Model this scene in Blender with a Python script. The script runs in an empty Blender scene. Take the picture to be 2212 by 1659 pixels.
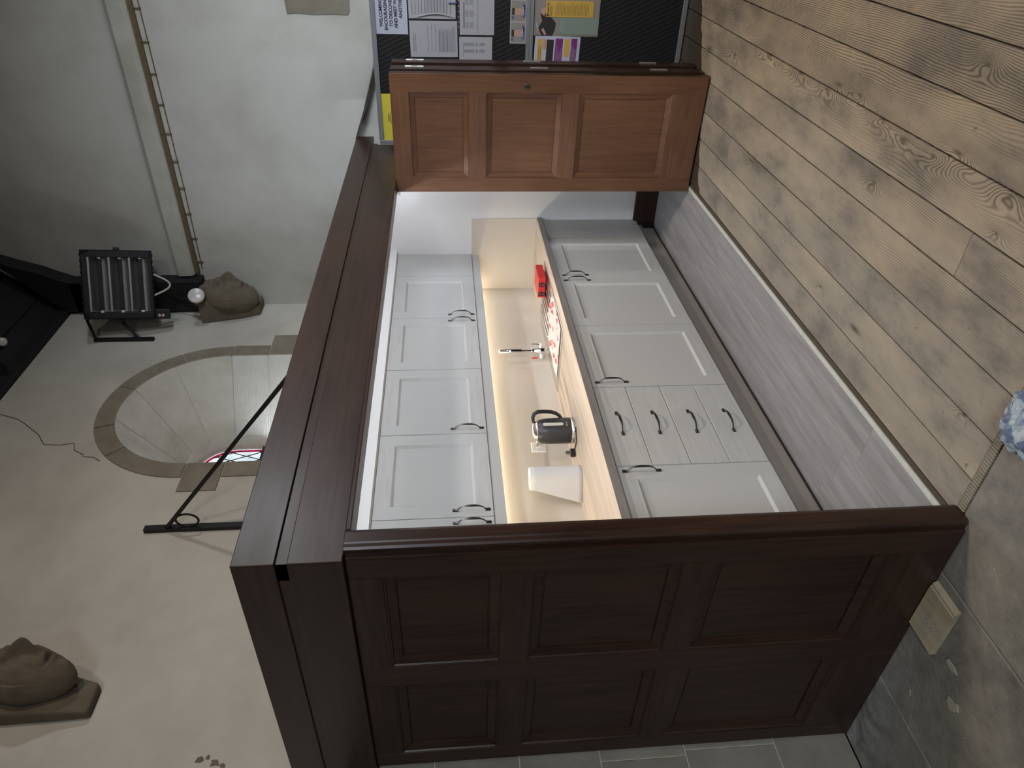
import bpy, bmesh, math, random
from mathutils import Vector, Matrix, noise
random.seed(7)
PI = math.pi
C = bpy.context.scene.collection
sin, cos = math.sin, math.cos

# ------------------------------------------------------------------ mesh builder
class MB:
    def __init__(s):
        s.v = []; s.f = []; s.m = []; s.a = []; s.fi = []; s.vi = []; s.k = 0
        s.mi = 0; s.attr = 0.0
    def add(s, vs, fs, mi=None):
        o = len(s.v)
        s.v += [tuple(p) for p in vs]; s.a += [s.attr] * len(vs); s.vi += [s.k] * len(vs)
        for f in fs:
            s.f.append([i + o for i in f]); s.m.append(s.mi if mi is None else mi); s.fi.append(s.k)
        s.k += 1
        return s
    def clusters(s):
        bx = []
        for k in range(s.k):
            P = [p for p, q in zip(s.v, s.vi) if q == k]
            bx.append(([min(p[i] for p in P) for i in range(3)], [max(p[i] for p in P) for i in range(3)]))
        lab = list(range(s.k)); sz = [max(h[i] - l[i] for i in range(3)) for l, h in bx]
        ch = True
        while ch:
            ch = False
            for a in range(s.k):
                for c in range(a + 1, s.k):
                    if lab[a] == lab[c]: continue
                    g = math.sqrt(sum(max(0, bx[a][0][i] - bx[c][1][i], bx[c][0][i] - bx[a][1][i]) ** 2 for i in range(3)))
                    if g <= max(.019, .48 * max(sz[a], sz[c])):
                        x, y = lab[a], lab[c]; lab = [x if q == y else q for q in lab]; ch = True
        return lab
    def box(s, x0, x1, y0, y1, z0, z1, mi=None):
        v = [(x, y, z) for z in (z0, z1) for y in (y0, y1) for x in (x0, x1)]
        return s.add(v, [(0, 2, 3, 1), (4, 5, 7, 6), (0, 1, 5, 4), (2, 6, 7, 3), (0, 4, 6, 2), (1, 3, 7, 5)], mi)
    def loft(s, loops, closed=True, cap0=False, cap1=False, mi=None):
        n = len(loops[0]); vs = [p for l in loops for p in l]; fs = []
        for k in range(len(loops) - 1):
            for i in range(n if closed else n - 1):
                j = (i + 1) % n
                fs.append((k * n + i, k * n + j, (k + 1) * n + j, (k + 1) * n + i))
        if cap0: fs.append(tuple(reversed(range(n))))
        if cap1: fs.append(tuple((len(loops) - 1) * n + i for i in range(n)))
        return s.add(vs, fs, mi)
    def prism(s, poly, axis, a, b, mi=None):
        def mk(p, t):
            return {'x': (t, p[0], p[1]), 'y': (p[0], t, p[1]), 'z': (p[0], p[1], t)}[axis]
        return s.loft([[mk(p, a) for p in poly], [mk(p, b) for p in poly]], True, True, True, mi)
    def lathe(s, prof, c, n=32, mi=None, cap=True):
        loops = [[(c[0] + r * cos(2 * PI * i / n), c[1] + r * sin(2 * PI * i / n), c[2] + z) for i in range(n)] for r, z in prof]
        return s.loft(loops, True, cap, cap, mi)
    def tube(s, path, rad, n=10, flat=1.0, up=None, cap=True, mi=None):
        P = [Vector(p) for p in path]; loops = []
        R = rad if hasattr(rad, '__len__') else [rad] * len(P)
        t = (P[1] - P[0]).normalized()
        u = Vector(up) if up else (Vector((0, 0, 1)) if abs(t.z) < .9 else Vector((1, 0, 0)))
        for i, p in enumerate(P):
            a = P[max(i - 1, 0)]; b = P[min(i + 1, len(P) - 1)]
            t = (b - a).normalized(); u = (u - t * u.dot(t)).normalized(); w = t.cross(u)
            loops.append([p + u * (R[i] * flat * cos(2 * PI * k / n)) + w * (R[i] * sin(2 * PI * k / n)) for k in range(n)])
        return s.loft(loops, True, cap, cap, mi)
    def xform(s, M):
        s.v = [tuple(M @ Vector(p)) for p in s.v]; return s
    def build(s, name, mat, parent=None, smooth=False, bevel=0, seg=2, origin=None, ang=40):
        if parent and 1 < s.k < 90 and parent.get('kind') != 'structure':
            lab = s.clusters(); first = None
            if len(set(lab)) > 1:
                for c in dict.fromkeys(lab):
                    q = MB(); ids = [i for i, k in enumerate(s.vi) if lab[k] == c]; mp = {o: n for n, o in enumerate(ids)}
                    q.v = [s.v[i] for i in ids]; q.a = [s.a[i] for i in ids]; q.vi = [0] * len(ids); q.k = 1
                    for f, m, k in zip(s.f, s.m, s.fi):
                        if lab[k] == c: q.f.append([mp[i] for i in f]); q.m.append(m); q.fi.append(0)
                    o = q.build(name, mat, parent, smooth, bevel, seg, origin, ang); first = first or o
                return first
        me = bpy.data.meshes.new(name)
        off = wl(parent) if parent else Vector(origin or (0, 0, 0))
        me.from_pydata([tuple(Vector(p) - off) for p in s.v], [], s.f)
        mats = mat if isinstance(mat, (list, tuple)) else [mat]
        for m in mats: me.materials.append(m)
        for p, i in zip(me.polygons, s.m): p.material_index = i
        at = me.attributes.new('bid', 'FLOAT', 'POINT'); at.data.foreach_set('value', s.a)
        bm = bmesh.new(); bm.from_mesh(me); bmesh.ops.recalc_face_normals(bm, faces=bm.faces); bm.to_mesh(me); bm.free()
        if smooth:
            for p in me.polygons: p.use_smooth = True
            me.set_sharp_from_angle(angle=math.radians(ang))
        o = bpy.data.objects.new(name, me); C.objects.link(o)
        if parent: o.parent = parent
        else: o.location = off
        if bevel:
            b = o.modifiers.new('edge', 'BEVEL'); b.width = bevel; b.segments = seg; b.limit_method = 'ANGLE'; b.angle_limit = math.radians(40)
        return o

def wl(o):
    L = Vector((0, 0, 0))
    while o is not None: L = L + o.location; o = o.parent
    return L
def tag(o, label, cat, group=None, kind=None):
    if label: o['label'] = label
    if cat: o['category'] = cat
    if group: o['group'] = group
    if kind: o['kind'] = kind
    return o
def thing(name, label, cat, loc, group=None):
    o = bpy.data.objects.new(name, None); o.empty_display_size = .05; C.objects.link(o); o.location = loc
    return tag(o, label, cat, group)
def struct(o):
    o['kind'] = 'structure'; return o
def frame_tr(o, x, z):    # location + right / up helper
    return Matrix.Translation(o) 

# ------------------------------------------------------------------ materials
def new_mat(name):
    m = bpy.data.materials.new(name); m.use_nodes = True
    nt = m.node_tree; b = nt.nodes['Principled BSDF']
    return m, nt, b
def N(nt, t, **kw):
    n = nt.nodes.new(t)
    for k, v in kw.items():
        if k in n.inputs: n.inputs[k].default_value = v
        else: setattr(n, k, v)
    return n
def L(nt, a, b): nt.links.new(a, b)
def rgba(c): return (c[0], c[1], c[2], 1)
def ramp(nt, fac, stops):
    r = nt.nodes.new('ShaderNodeValToRGB'); e = r.color_ramp.elements
    while len(e) < len(stops): e.new(.5)
    for i, (p, c) in enumerate(stops): e[i].position = p; e[i].color = rgba(c)
    L(nt, fac, r.inputs[0]); return r.outputs[0]
def coords(nt, scale, world=True, rot=(0, 0, 0), attr=True):
    g = N(nt, 'ShaderNodeNewGeometry'); src = g.outputs['Position']
    if attr:
        a = N(nt, 'ShaderNodeAttribute', attribute_name='bid')
        sc = N(nt, 'ShaderNodeVectorMath', operation='SCALE'); sc.inputs[0].default_value = (7.3, 3.1, 5.7); L(nt, a.outputs['Fac'], sc.inputs['Scale'])
        ad = N(nt, 'ShaderNodeVectorMath', operation='ADD'); L(nt, src, ad.inputs[0]); L(nt, sc.outputs[0], ad.inputs[1]); src = ad.outputs[0]
    mp = N(nt, 'ShaderNodeMapping'); mp.inputs['Scale'].default_value = scale; mp.inputs['Rotation'].default_value = rot
    L(nt, src, mp.inputs['Vector']); return mp.outputs[0]
def mixc(nt, fac, a, b, mode='MIX'):
    m = N(nt, 'ShaderNodeMix', data_type='RGBA', blend_type=mode)
    for inp, v in ((m.inputs[0], fac), (m.inputs[6], a), (m.inputs[7], b)):
        if hasattr(v, 'links') or hasattr(v, 'is_output'): L(nt, v, inp)
        elif isinstance(v, (int, float)): inp.default_value = v
        else: inp.default_value = rgba(v)
    return m.outputs[2]
def bump(nt, b, h, strength, dist=.002):
    n = N(nt, 'ShaderNodeBump'); n.inputs['Strength'].default_value = strength; n.inputs['Distance'].default_value = dist
    L(nt, h, n.inputs['Height']); L(nt, n.outputs[0], b.inputs['Normal'])
def noise_tex(nt, vec, scale, detail=4, rough=.55, dist=0.0):
    n = N(nt, 'ShaderNodeTexNoise'); n.inputs['Scale'].default_value = scale; n.inputs['Detail'].default_value = detail
    n.inputs['Roughness'].default_value = rough; n.inputs['Distortion'].default_value = dist
    L(nt, vec, n.inputs['Vector']); return n.outputs[0]
def math_n(nt, op, a, b=None, c=None):
    n = N(nt, 'ShaderNodeMath', operation=op)
    for i, v in enumerate((a, b, c)):
        if v is None: continue
        if isinstance(v, (int, float)): n.inputs[i].default_value = v
        else: L(nt, v, n.inputs[i])
    return n.outputs[0]

def plain(name, col, rough=.5, metal=0, spec=.5, coat=0, emit=None, es=0, var=0):
    m, nt, b = new_mat(name)
    b.inputs['Base Color'].default_value = rgba(col); b.inputs['Roughness'].default_value = rough
    b.inputs['Metallic'].default_value = metal; b.inputs['Specular IOR Level'].default_value = spec
    b.inputs['Coat Weight'].default_value = coat
    if var:
        n = noise_tex(nt, coords(nt, (1, 1, 1)), 40, 3)
        L(nt, mixc(nt, n, [c * (1 - var) for c in col], [min(1, c * (1 + var)) for c in col]), b.inputs['Base Color'])
    if emit:
        b.inputs['Emission Color'].default_value = rgba(emit); b.inputs['Emission Strength'].default_value = es
    return m
def wood(name, light, dark, axis, rough=.35, coat=.0, fine=60, bs=.12, spec=.5):
    m, nt, b = new_mat(name)
    st = {'x': (.06, 1, 1), 'y': (1, .06, 1), 'z': (1, 1, .06)}[axis]
    v = coords(nt, st)
    n1 = noise_tex(nt, v, fine, 5, .6); n2 = noise_tex(nt, coords(nt, tuple(.35 * q + .12 for q in st)), 9, 3)
    f = math_n(nt, 'MULTIPLY_ADD', n1, .55, math_n(nt, 'MULTIPLY', n2, .45))
    L(nt, ramp(nt, f, [(.36, dark), (.62, light)]), b.inputs['Base Color'])
    r = math_n(nt, 'MULTIPLY_ADD', n2, .25, rough - .12); L(nt, r, b.inputs['Roughness'])
    b.inputs['Coat Weight'].default_value = coat; b.inputs['Coat Roughness'].default_value = .3; b.inputs['Specular IOR Level'].default_value = spec
    bump(nt, b, n1, bs, .001); return m
def plaster(name, a, c, scale=1.6, bs=.25, stain=None):
    m, nt, b = new_mat(name); v = coords(nt, (1, 1, 1), attr=False)
    n1 = noise_tex(nt, v, scale, 6, .6); n2 = noise_tex(nt, v, 60, 4, .6)
    col = ramp(nt, n1, [(.35, c), (.62, a)])
    if stain:
        n3 = noise_tex(nt, v, .9, 5, .65, .6); col = mixc(nt, ramp(nt, n3, [(.58, (0, 0, 0)), (.75, (1, 1, 1))]), col, stain)
    L(nt, col, b.inputs['Base Color']); b.inputs['Roughness'].default_value = .85; b.inputs['Specular IOR Level'].default_value = .2
    h = math_n(nt, 'MULTIPLY_ADD', n1, 4.0, n2); bump(nt, b, h, bs, .004); return m
def stone(name, a, c, scale=6, tool=None, bs=.4):
    m, nt, b = new_mat(name); v = coords(nt, (1, 1, 1))
    n1 = noise_tex(nt, v, scale, 6, .65); n2 = noise_tex(nt, v, 90, 4, .7); n3 = noise_tex(nt, v, 2.2, 4)
    f = math_n(nt, 'MULTIPLY_ADD', n1, .6, math_n(nt, 'MULTIPLY', n3, .4))
    L(nt, ramp(nt, f, [(.33, c), (.66, a)]), b.inputs['Base Color']); b.inputs['Roughness'].default_value = .88; b.inputs['Specular IOR Level'].default_value = .2
    h = math_n(nt, 'MULTIPLY_ADD', n1, .8, n2)
    if tool:
        n4 = noise_tex(nt, coords(nt, tool), 30, 3); h = math_n(nt, 'MULTIPLY_ADD', n4, 2.2, h)
    bump(nt, b, h, bs, .004); return m

M = {}
MAHOG_L, MAHOG_D = (.044, .0205, .0135), (.018, .0080, .0055)
M['wood_x'] = wood('mahogany_x', MAHOG_L, MAHOG_D, 'x', .36, .10, spec=.35)
M['wood_y'] = wood('mahogany_y', MAHOG_L, MAHOG_D, 'y', .36, .10, spec=.35)
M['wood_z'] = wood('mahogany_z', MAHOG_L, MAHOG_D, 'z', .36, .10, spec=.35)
M['lit_leaf_z'] = wood('door_wood_lit_z', (.150, .070, .036), (.085, .038, .019), 'z', .36, .15, spec=.4)  # same wood as the other leaves, lightened as if lit
M['lit_leaf_y'] = wood('door_wood_lit_y', (.158, .078, .043), (.092, .043, .023), 'y', .36, .15, spec=.4)
M['plaster'] = plaster('lime_plaster', (.60, .565, .50), (.49, .455, .40), stain=(.44, .41, .355))
M['plaster_c'] = plaster('lime_plaster_cool', (.60, .58, .53), (.50, .475, .425), stain=(.46, .435, .385))
M['white_wall'] = plaster('white_emulsion', (.78, .785, .80), (.75, .755, .77), 3, .06)
M['surround'] = stone('dressed_stone', (.30, .262, .205), (.20, .172, .135), 8)
M['reveal'] = stone('reveal_stone', (.56, .53, .46), (.40, .37, .315), 5)
M['reveal_tool'] = stone('tooled_reveal_stone', (.60, .58, .53), (.46, .44, .39), 5, (.25, .25, 3.5), .5)
M['dado'] = stone('dado_stone', (.33, .30, .25), (.22, .20, .165), 5)
M['corbel'] = stone('carved_stone', (.20, .165, .12), (.125, .10, .075), 9)
M['joint'] = plain('mortar_joint', (.09, .075, .06), .9)
M['mortar'] = plain('pale_mortar', (.48, .45, .38), .9)
M['black_timber'] = wood('black_timber', (.016, .013, .013), (.007, .006, .006), 'x', .7, 0)
M['iron'] = plain('black_iron', (.012, .011, .011), .5, 0, .4)
M['cab'] = plain('cabinet_grey', (.455, .455, .448), .5, 0, .35)
M['cab_side'] = plain('cabinet_side_grey', (.36, .352, .34), .5)
def cab_grain():
    m, nt, b = new_mat('cabinet_grey_grain')
    n1 = noise_tex(nt, coords(nt, (.08, 1, 1.2)), 70, 4, .6, .5)
    L(nt, ramp(nt, n1, [(.3, (.415, .415, .408)), (.6, (.47, .47, .463))]), b.inputs['Base Color']); b.inputs['Roughness'].default_value = .5
    b.inputs['Specular IOR Level'].default_value = .35; bump(nt, b, n1, .35, .001); return m
M['cabg'] = cab_grain()
M['plinth'] = plain('plinth_taupe', (.25, .225, .205), .5)
M['fascia'] = plain('white_fascia', (.74, .745, .75), .45)
M['splash'] = plain('cream_splashback', (.60, .555, .49), .12, 0, .5)
M['pewter'] = plain('pewter_metal', (.13, .12, .115), .32, 1)
M['chrome'] = plain('chrome', (.85, .84, .83), .08, 1)
M['steel'] = plain('brushed_steel', (.66, .65, .63), .28, 1)
M['hinge'] = plain('hinge_steel', (.55, .53, .50), .35, 1)
M['black_pl'] = plain('black_plastic', (.015, .015, .016), .35)
M['white_pl'] = plain('white_plastic', (.80, .79, .77), .35)
M['rubber'] = plain('black_rubber', (.01, .01, .01), .7)
M['paper'] = plain('paper_white', (.33, .33, .36), .75)
M['paper_b'] = plain('paper_bluish', (.40, .42, .52), .7)
M['ink'] = plain('ink', (.03, .03, .045), .7)
M['ink_g'] = plain('grey_ink', (.22, .22, .25), .7)
M['red'] = plain('red_plastic', (.55, .015, .02), .45)
M['red2'] = plain('red_label', (.45, .01, .03), .5)
M['yellow'] = plain('yellow_paper', (.62, .52, .05), .65)
M['ochre'] = plain('ochre_card', (.52, .33, .06), .65)
M['green'] = plain('grey_green_card', (.19, .245, .215), .65)
M['purple'] = plain('purple_print', (.16, .022, .15), .6)
M['skin'] = plain('print_skin', (.42, .25, .20), .6)
M['darkp'] = plain('print_dark', (.025, .02, .022), .6)
M['greyp'] = plain('print_grey', (.23, .21, .19), .6)
M['bluep'] = plain('print_blue', (.06, .09, .25), .6)
M['alum'] = plain('aluminium_frame', (.34, .35, .37), .4, .6)
M['led'] = plain('led_strip', (1, .9, .7), .5, emit=(1.0, .86, .66), es=56)
M['tube'] = plain('white_light_tube', (1, 1, 1), .5, emit=(.90, .95, 1.0), es=52)
M['lampglass'] = plain('frosted_lamp_glass', (.62, .59, .55), .25)
M['cable'] = plain('white_cable', (.55, .52, .45), .5)
M['trim_w'] = plain('pale_threshold', (.48, .49, .44), .5, 0, .4, var=.2)
M['brownstrip'] = plain('brown_gap', (.055, .038, .026), .7)
M['sub'] = plain('under_floor', (.006, .005, .004), .95)
M['white_beam'] = plaster('painted_timber', (.55, .53, .47), (.44, .42, .36), 3, .15)
M['brown_line'] = plain('bare_timber_edge', (.15, .105, .055), .8, var=.5)
M['toilet'] = plain('paper_towel', (.62, .62, .615), .9)

def board_mat():
    m, nt, b = new_mat('notice_board_felt')
    w = N(nt, 'ShaderNodeTexWave', wave_type='BANDS', bands_direction='DIAGONAL'); w.inputs['Scale'].default_value = 22
    w.inputs['Distortion'].default_value = 2; L(nt, coords(nt, (1, 1, -.45), attr=False), w.inputs['Vector'])
    n = noise_tex(nt, coords(nt, (1, 40, 40), attr=False), 3, 3)
    f = math_n(nt, 'MULTIPLY', w.outputs['Fac'], n)
    L(nt, ramp(nt, f, [(.3, (.002, .002, .0025)), (.8, (.007, .007, .008))]), b.inputs['Base Color']); b.inputs['Roughness'].default_value = .7
    bump(nt, b, w.outputs['Fac'], .5, .002); return m
M['felt'] = board_mat()

def worktop_mat():
    m, nt, b = new_mat('worktop_timber_effect')
    n1 = noise_tex(nt, coords(nt, (.55, 6.5, 6.5), attr=False), 2.6, 5, .55, .3); n2 = noise_tex(nt, coords(nt, (1.2, 40, 40), attr=False), 3, 4, .6)
    f = math_n(nt, 'MULTIPLY_ADD', n1, .75, math_n(nt, 'MULTIPLY', n2, .25))
    L(nt, ramp(nt, f, [(.34, (.30, .235, .19)), (.46, (.50, .415, .335)), (.62, (.60, .51, .42))]), b.inputs['Base Color'])
    b.inputs['Roughness'].default_value = .42; return m
M['worktop'] = worktop_mat()
M['edge'] = wood('worktop_shaded_edge_band', (.235, .212, .20), (.16, .142, .133), 'x', .45, 0, 50, .05)  # grey wood band, darkened further for the shade on the front edge

def laminate_mat():
    m, nt, b = new_mat('grey_laminate')
    n1 = noise_tex(nt, coords(nt, (.5, 7, 1)), 3, 5, .6, .4); n2 = noise_tex(nt, coords(nt, (2, 60, 1)), 4, 4, .7)
    f = math_n(nt, 'MULTIPLY_ADD', n1, .6, math_n(nt, 'MULTIPLY', n2, .4))
    L(nt, ramp(nt, f, [(.33, (.155, .150, .152)), (.5, (.235, .230, .234)), (.66, (.315, .31, .315))]), b.inputs['Base Color'])
    b.inputs['Roughness'].default_value = .38; b.inputs['Specular IOR Level'].default_value = .4; bump(nt, b, n2, .1, .001); return m
M['laminate'] = laminate_mat()

def boards_mat():
    m, nt, b = new_mat('old_pine_boards')
    v = coords(nt, (1, 1, 1)); sx = N(nt, 'ShaderNodeSeparateXYZ'); L(nt, v, sx.inputs[0]); y = sx.outputs['Y']
    wob = noise_tex(nt, coords(nt, (.55, 2.4, 1)), 1.6, 2, .5)
    wob2 = noise_tex(nt, coords(nt, (2.2, 7, 1)), 2.0, 3, .5)
    vo = N(nt, 'ShaderNodeTexVoronoi', feature='F1'); vo.inputs['Scale'].default_value = 1.0; vo.inputs['Randomness'].default_value = 1
    L(nt, coords(nt, (1.15, 4.2, 1)), vo.inputs['Vector'])
    d = vo.outputs['Distance']
    k = math_n(nt, 'EXPONENT', math_n(nt, 'MULTIPLY', math_n(nt, 'MULTIPLY', d, d), -16.0))
    k2 = math_n(nt, 'EXPONENT', math_n(nt, 'MULTIPLY', math_n(nt, 'MULTIPLY', d, d), -420.0))
    ph = math_n(nt, 'MULTIPLY_ADD', y, 820.0, math_n(nt, 'MULTIPLY', wob, 95.0))
    ph = math_n(nt, 'ADD', ph, math_n(nt, 'MULTIPLY', wob2, 14.0))
    ph = math_n(nt, 'ADD', ph, math_n(nt, 'MULTIPLY', k, 34.0))
    gp = N(nt, 'ShaderNodeNewGeometry'); gx = N(nt, 'ShaderNodeSeparateXYZ')
    wv = N(nt, 'ShaderNodeTexNoise'); wv.inputs['Scale'].default_value = 7; wv.inputs['Detail'].default_value = 2; L(nt, gp.outputs['Position'], wv.inputs['Vector'])
    ws = N(nt, 'ShaderNodeVectorMath', operation='MULTIPLY_ADD'); L(nt, wv.outputs['Color'], ws.inputs[0]); ws.inputs[1].default_value = (.05, .03, 0); L(nt, gp.outputs['Position'], ws.inputs[2])
    L(nt, ws.outputs[0], gx.inputs[0]); core = None; mask = None
    for (kx, ky, sxk, syk, A) in ((2.92, .68, .13, .035, 52), (2.75, .678, .09, .03, 46), (2.55, .72, .10, .034, 44), (2.10, .695, .11, .035, 52), (2.20, .738, .09, .03, 40), (2.12, .439, .06, .028, 30), (3.65, .716, .16, .034, 50), (2.996, .726, .10, .034, 44), (2.48, .925, .07, .03, 30), (1.80, .829, .05, .022, 26), (3.58, 1.22, .10, .03, 34), (3.27, .716, .12, .036, 48), (2.38, .735, .14, .03, 40), (1.82, .728, .09, .04, 44), (4.1, .80, .14, .034, 44), (1.62, 1.36, .05, .025, 24), (2.6, 1.43, .07, .025, 26)):
        ax_ = math_n(nt, 'MULTIPLY_ADD', gx.outputs['X'], 1 / sxk, -(kx + .025) / sxk); ay = math_n(nt, 'MULTIPLY_ADD', gx.outputs['Y'], 1 / syk, -(ky + .0) / syk)
        q = math_n(nt, 'ADD', math_n(nt, 'MULTIPLY', ax_, ax_), math_n(nt, 'MULTIPLY', ay, ay)); e_ = math_n(nt, 'EXPONENT', math_n(nt, 'MULTIPLY', q, -1.0))
        ph = math_n(nt, 'MULTIPLY_ADD', e_, float(A), ph); mask = e_ if mask is None else math_n(nt, 'MAXIMUM', mask, e_)
        c_ = math_n(nt, 'EXPONENT', math_n(nt, 'MULTIPLY', q, -26.0)); core = c_ if core is None else math_n(nt, 'MAXIMUM', core, c_)
    k2 = math_n(nt, 'MAXIMUM', k2, math_n(nt, 'MULTIPLY', core, .8))
    s = math_n(nt, 'MULTIPLY_ADD', math_n(nt, 'SINE', ph), .5, .5)
    s = math_n(nt, 'POWER', s, 2.2)
    amt = noise_tex(nt, coords(nt, (.7, 2.2, 1)), 1.5, 3)
    amt = math_n(nt, 'MINIMUM', math_n(nt, 'MAXIMUM', math_n(nt, 'ADD', math_n(nt, 'MULTIPLY_ADD', amt, 2.6, -1.25), math_n(nt, 'MULTIPLY_ADD', gx.outputs['Y'], -1.25, 1.45)), .10), 1.0)
    amt = math_n(nt, 'MINIMUM', math_n(nt, 'MULTIPLY_ADD', mask, .8, amt), 1.0)
    fine = noise_tex(nt, coords(nt, (3, 110, 1)), 2.5, 4, .7)
    dirt = noise_tex(nt, coords(nt, (1.0, 2.0, 1)), 1.9, 6, .68); spot = noise_tex(nt, coords(nt, (1, 1, 1)), 26, 3, .7)
    base = ramp(nt, dirt, [(.36, (.19, .163, .132)), (.5, (.315, .262, .197)), (.68, (.42, .338, .235))])
    dark = mixc(nt, 1.0, base, (.30, .25, .21), 'MULTIPLY')
    col = mixc(nt, math_n(nt, 'MULTIPLY', s, math_n(nt, 'MULTIPLY', amt, .85)), base, dark)
    col = mixc(nt, math_n(nt, 'MULTIPLY', fine, .35), col, mixc(nt, 1.0, col, (.62, .6, .58), 'MULTIPLY'))
    col = mixc(nt, ramp(nt, spot, [(.66, (0, 0, 0)), (.74, (1, 1, 1))]), col, mixc(nt, 1.0, col, (.55, .52, .5), 'MULTIPLY'))
    col = mixc(nt, k2, col, (.055, .038, .027))
    a = N(nt, 'ShaderNodeAttribute', attribute_name='bid'); tint = math_n(nt, 'FRACT', math_n(nt, 'MULTIPLY', a.outputs['Fac'], 3.37))
    col = mixc(nt, math_n(nt, 'MULTIPLY', tint, .35), col, mixc(nt, 1.0, col, (.72, .74, .78), 'MULTIPLY'))
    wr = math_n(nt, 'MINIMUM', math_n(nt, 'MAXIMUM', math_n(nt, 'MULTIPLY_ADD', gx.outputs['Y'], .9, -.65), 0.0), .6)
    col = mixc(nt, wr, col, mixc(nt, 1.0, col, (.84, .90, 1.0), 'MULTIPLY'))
    # old dark varnish left along the wall
    g = N(nt, 'ShaderNodeNewGeometry'); sp = N(nt, 'ShaderNodeSeparateXYZ'); L(nt, g.outputs['Position'], sp.inputs[0])
    e = math_n(nt, 'MULTIPLY_ADD', noise_tex(nt, coords(nt, (1, 1, 1), attr=False), 5, 3), .16, math_n(nt, 'MULTIPLY_ADD', sp.outputs['Y'], -.55, 0))
    mk = math_n(nt, 'GREATER_THAN', math_n(nt, 'ADD', sp.outputs['X'], math_n(nt, 'MULTIPLY', e, -1.0)), 5.05)
    col = mixc(nt, mk, col, (.052, .040, .032))
    L(nt, col, b.inputs['Base Color'])
    L(nt, math_n(nt, 'MULTIPLY_ADD', mk, -.3, .62), b.inputs['Roughness']); b.inputs['Specular IOR Level'].default_value = .35
    bump(nt, b, math_n(nt, 'ADD', math_n(nt, 'MULTIPLY', s, amt), fine), .3, .0012); return m
M['boards'] = boards_mat()

def flag_mat():
    m, nt, b = new_mat('stone_flags')
    v = coords(nt, (1, 1, 1)); n1 = noise_tex(nt, v, 3.2, 7, .66, .3); n2 = noise_tex(nt, v, 14, 5, .7); n3 = noise_tex(nt, v, 1.1, 3)
    f = math_n(nt, 'MULTIPLY_ADD', n1, .6, math_n(nt, 'MULTIPLY', n2, .4))
    col = ramp(nt, f, [(.34, (.115, .109, .10)), (.5, (.19, .178, .158)), (.66, (.262, .243, .208))])
    col = mixc(nt, math_n(nt, 'MULTIPLY', n3, .5), col, mixc(nt, 1.0, col, (1.0, .93, .8), 'MULTIPLY'))
    vo = N(nt, 'ShaderNodeTexVoronoi', feature='DISTANCE_TO_EDGE'); vo.inputs['Scale'].default_value = 2.6
    wv = N(nt, 'ShaderNodeVectorMath', operation='ADD'); L(nt, v, wv.inputs[0]); nn = N(nt, 'ShaderNodeTexNoise'); nn.inputs['Scale'].default_value = 5; L(nt, v, nn.inputs['Vector']); L(nt, nn.outputs['Color'], wv.inputs[1]); L(nt, wv.outputs[0], vo.inputs['Vector'])
    cr = ramp(nt, vo.outputs['Distance'], [(.0, (1, 1, 1)), (.012, (0, 0, 0))]); col = mixc(nt, math_n(nt, 'MULTIPLY', cr, .3), col, (.23, .20, .145))
    # builder's plaster dust swept against the cupboard side
    g = N(nt, 'ShaderNodeNewGeometry'); sp = N(nt, 'ShaderNodeSeparateXYZ'); L(nt, g.outputs['Position'], sp.inputs[0])
    dx = math_n(nt, 'MULTIPLY_ADD', sp.outputs['X'], 5.0, -5.75); dy = math_n(nt, 'MULTIPLY_ADD', sp.outputs['Y'], 1.6, -3.3)
    w = math_n(nt, 'MINIMUM', math_n(nt, 'MAXIMUM', dx, 0), 1); w2 = math_n(nt, 'MINIMUM', math_n(nt, 'MAXIMUM', dy, 0), 1)
    dn = noise_tex(nt, coords(nt, (1, 1, 1), attr=False), 7, 6, .7, .8)
    du = math_n(nt, 'MULTIPLY', math_n(nt, 'MULTIPLY', w, w2), ramp(nt, dn, [(.38, (0, 0, 0)), (.62, (1, 1, 1))]))
    col = mixc(nt, math_n(nt, 'MULTIPLY', du, .6), col, (.46, .465, .47))
    sk = noise_tex(nt, coords(nt, (1, 1, 1), attr=False), 75, 2, .5); col = mixc(nt, ramp(nt, sk, [(.74, (0, 0, 0)), (.78, (1, 1, 1))]), col, (.45, .43, .38))
    L(nt, col, b.inputs['Base Color']); b.inputs['Roughness'].default_value = .6; b.inputs['Specular IOR Level'].default_value = .35
    bump(nt, b, math_n(nt, 'MULTIPLY_ADD', n1, 2.2, n2), .6, .006); return m
M['flags'] = flag_mat()
def curb_mat():
    m, nt, b = new_mat('sawn_curb'); v = coords(nt, (1, 1, 1))
    w = N(nt, 'ShaderNodeTexWave', wave_type='BANDS', bands_direction='Y'); w.inputs['Scale'].default_value = 28; w.inputs['Distortion'].default_value = 3; L(nt, v, w.inputs['Vector'])
    n = noise_tex(nt, v, 12, 4); f = math_n(nt, 'MULTIPLY_ADD', w.outputs['Fac'], .45, math_n(nt, 'MULTIPLY', n, .55))
    L(nt, ramp(nt, f, [(.3, (.13, .112, .085)), (.7, (.245, .215, .165))]), b.inputs['Base Color']); b.inputs['Roughness'].default_value = .8; bump(nt, b, f, .8, .003); return m
M['curb'] = curb_mat()
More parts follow.
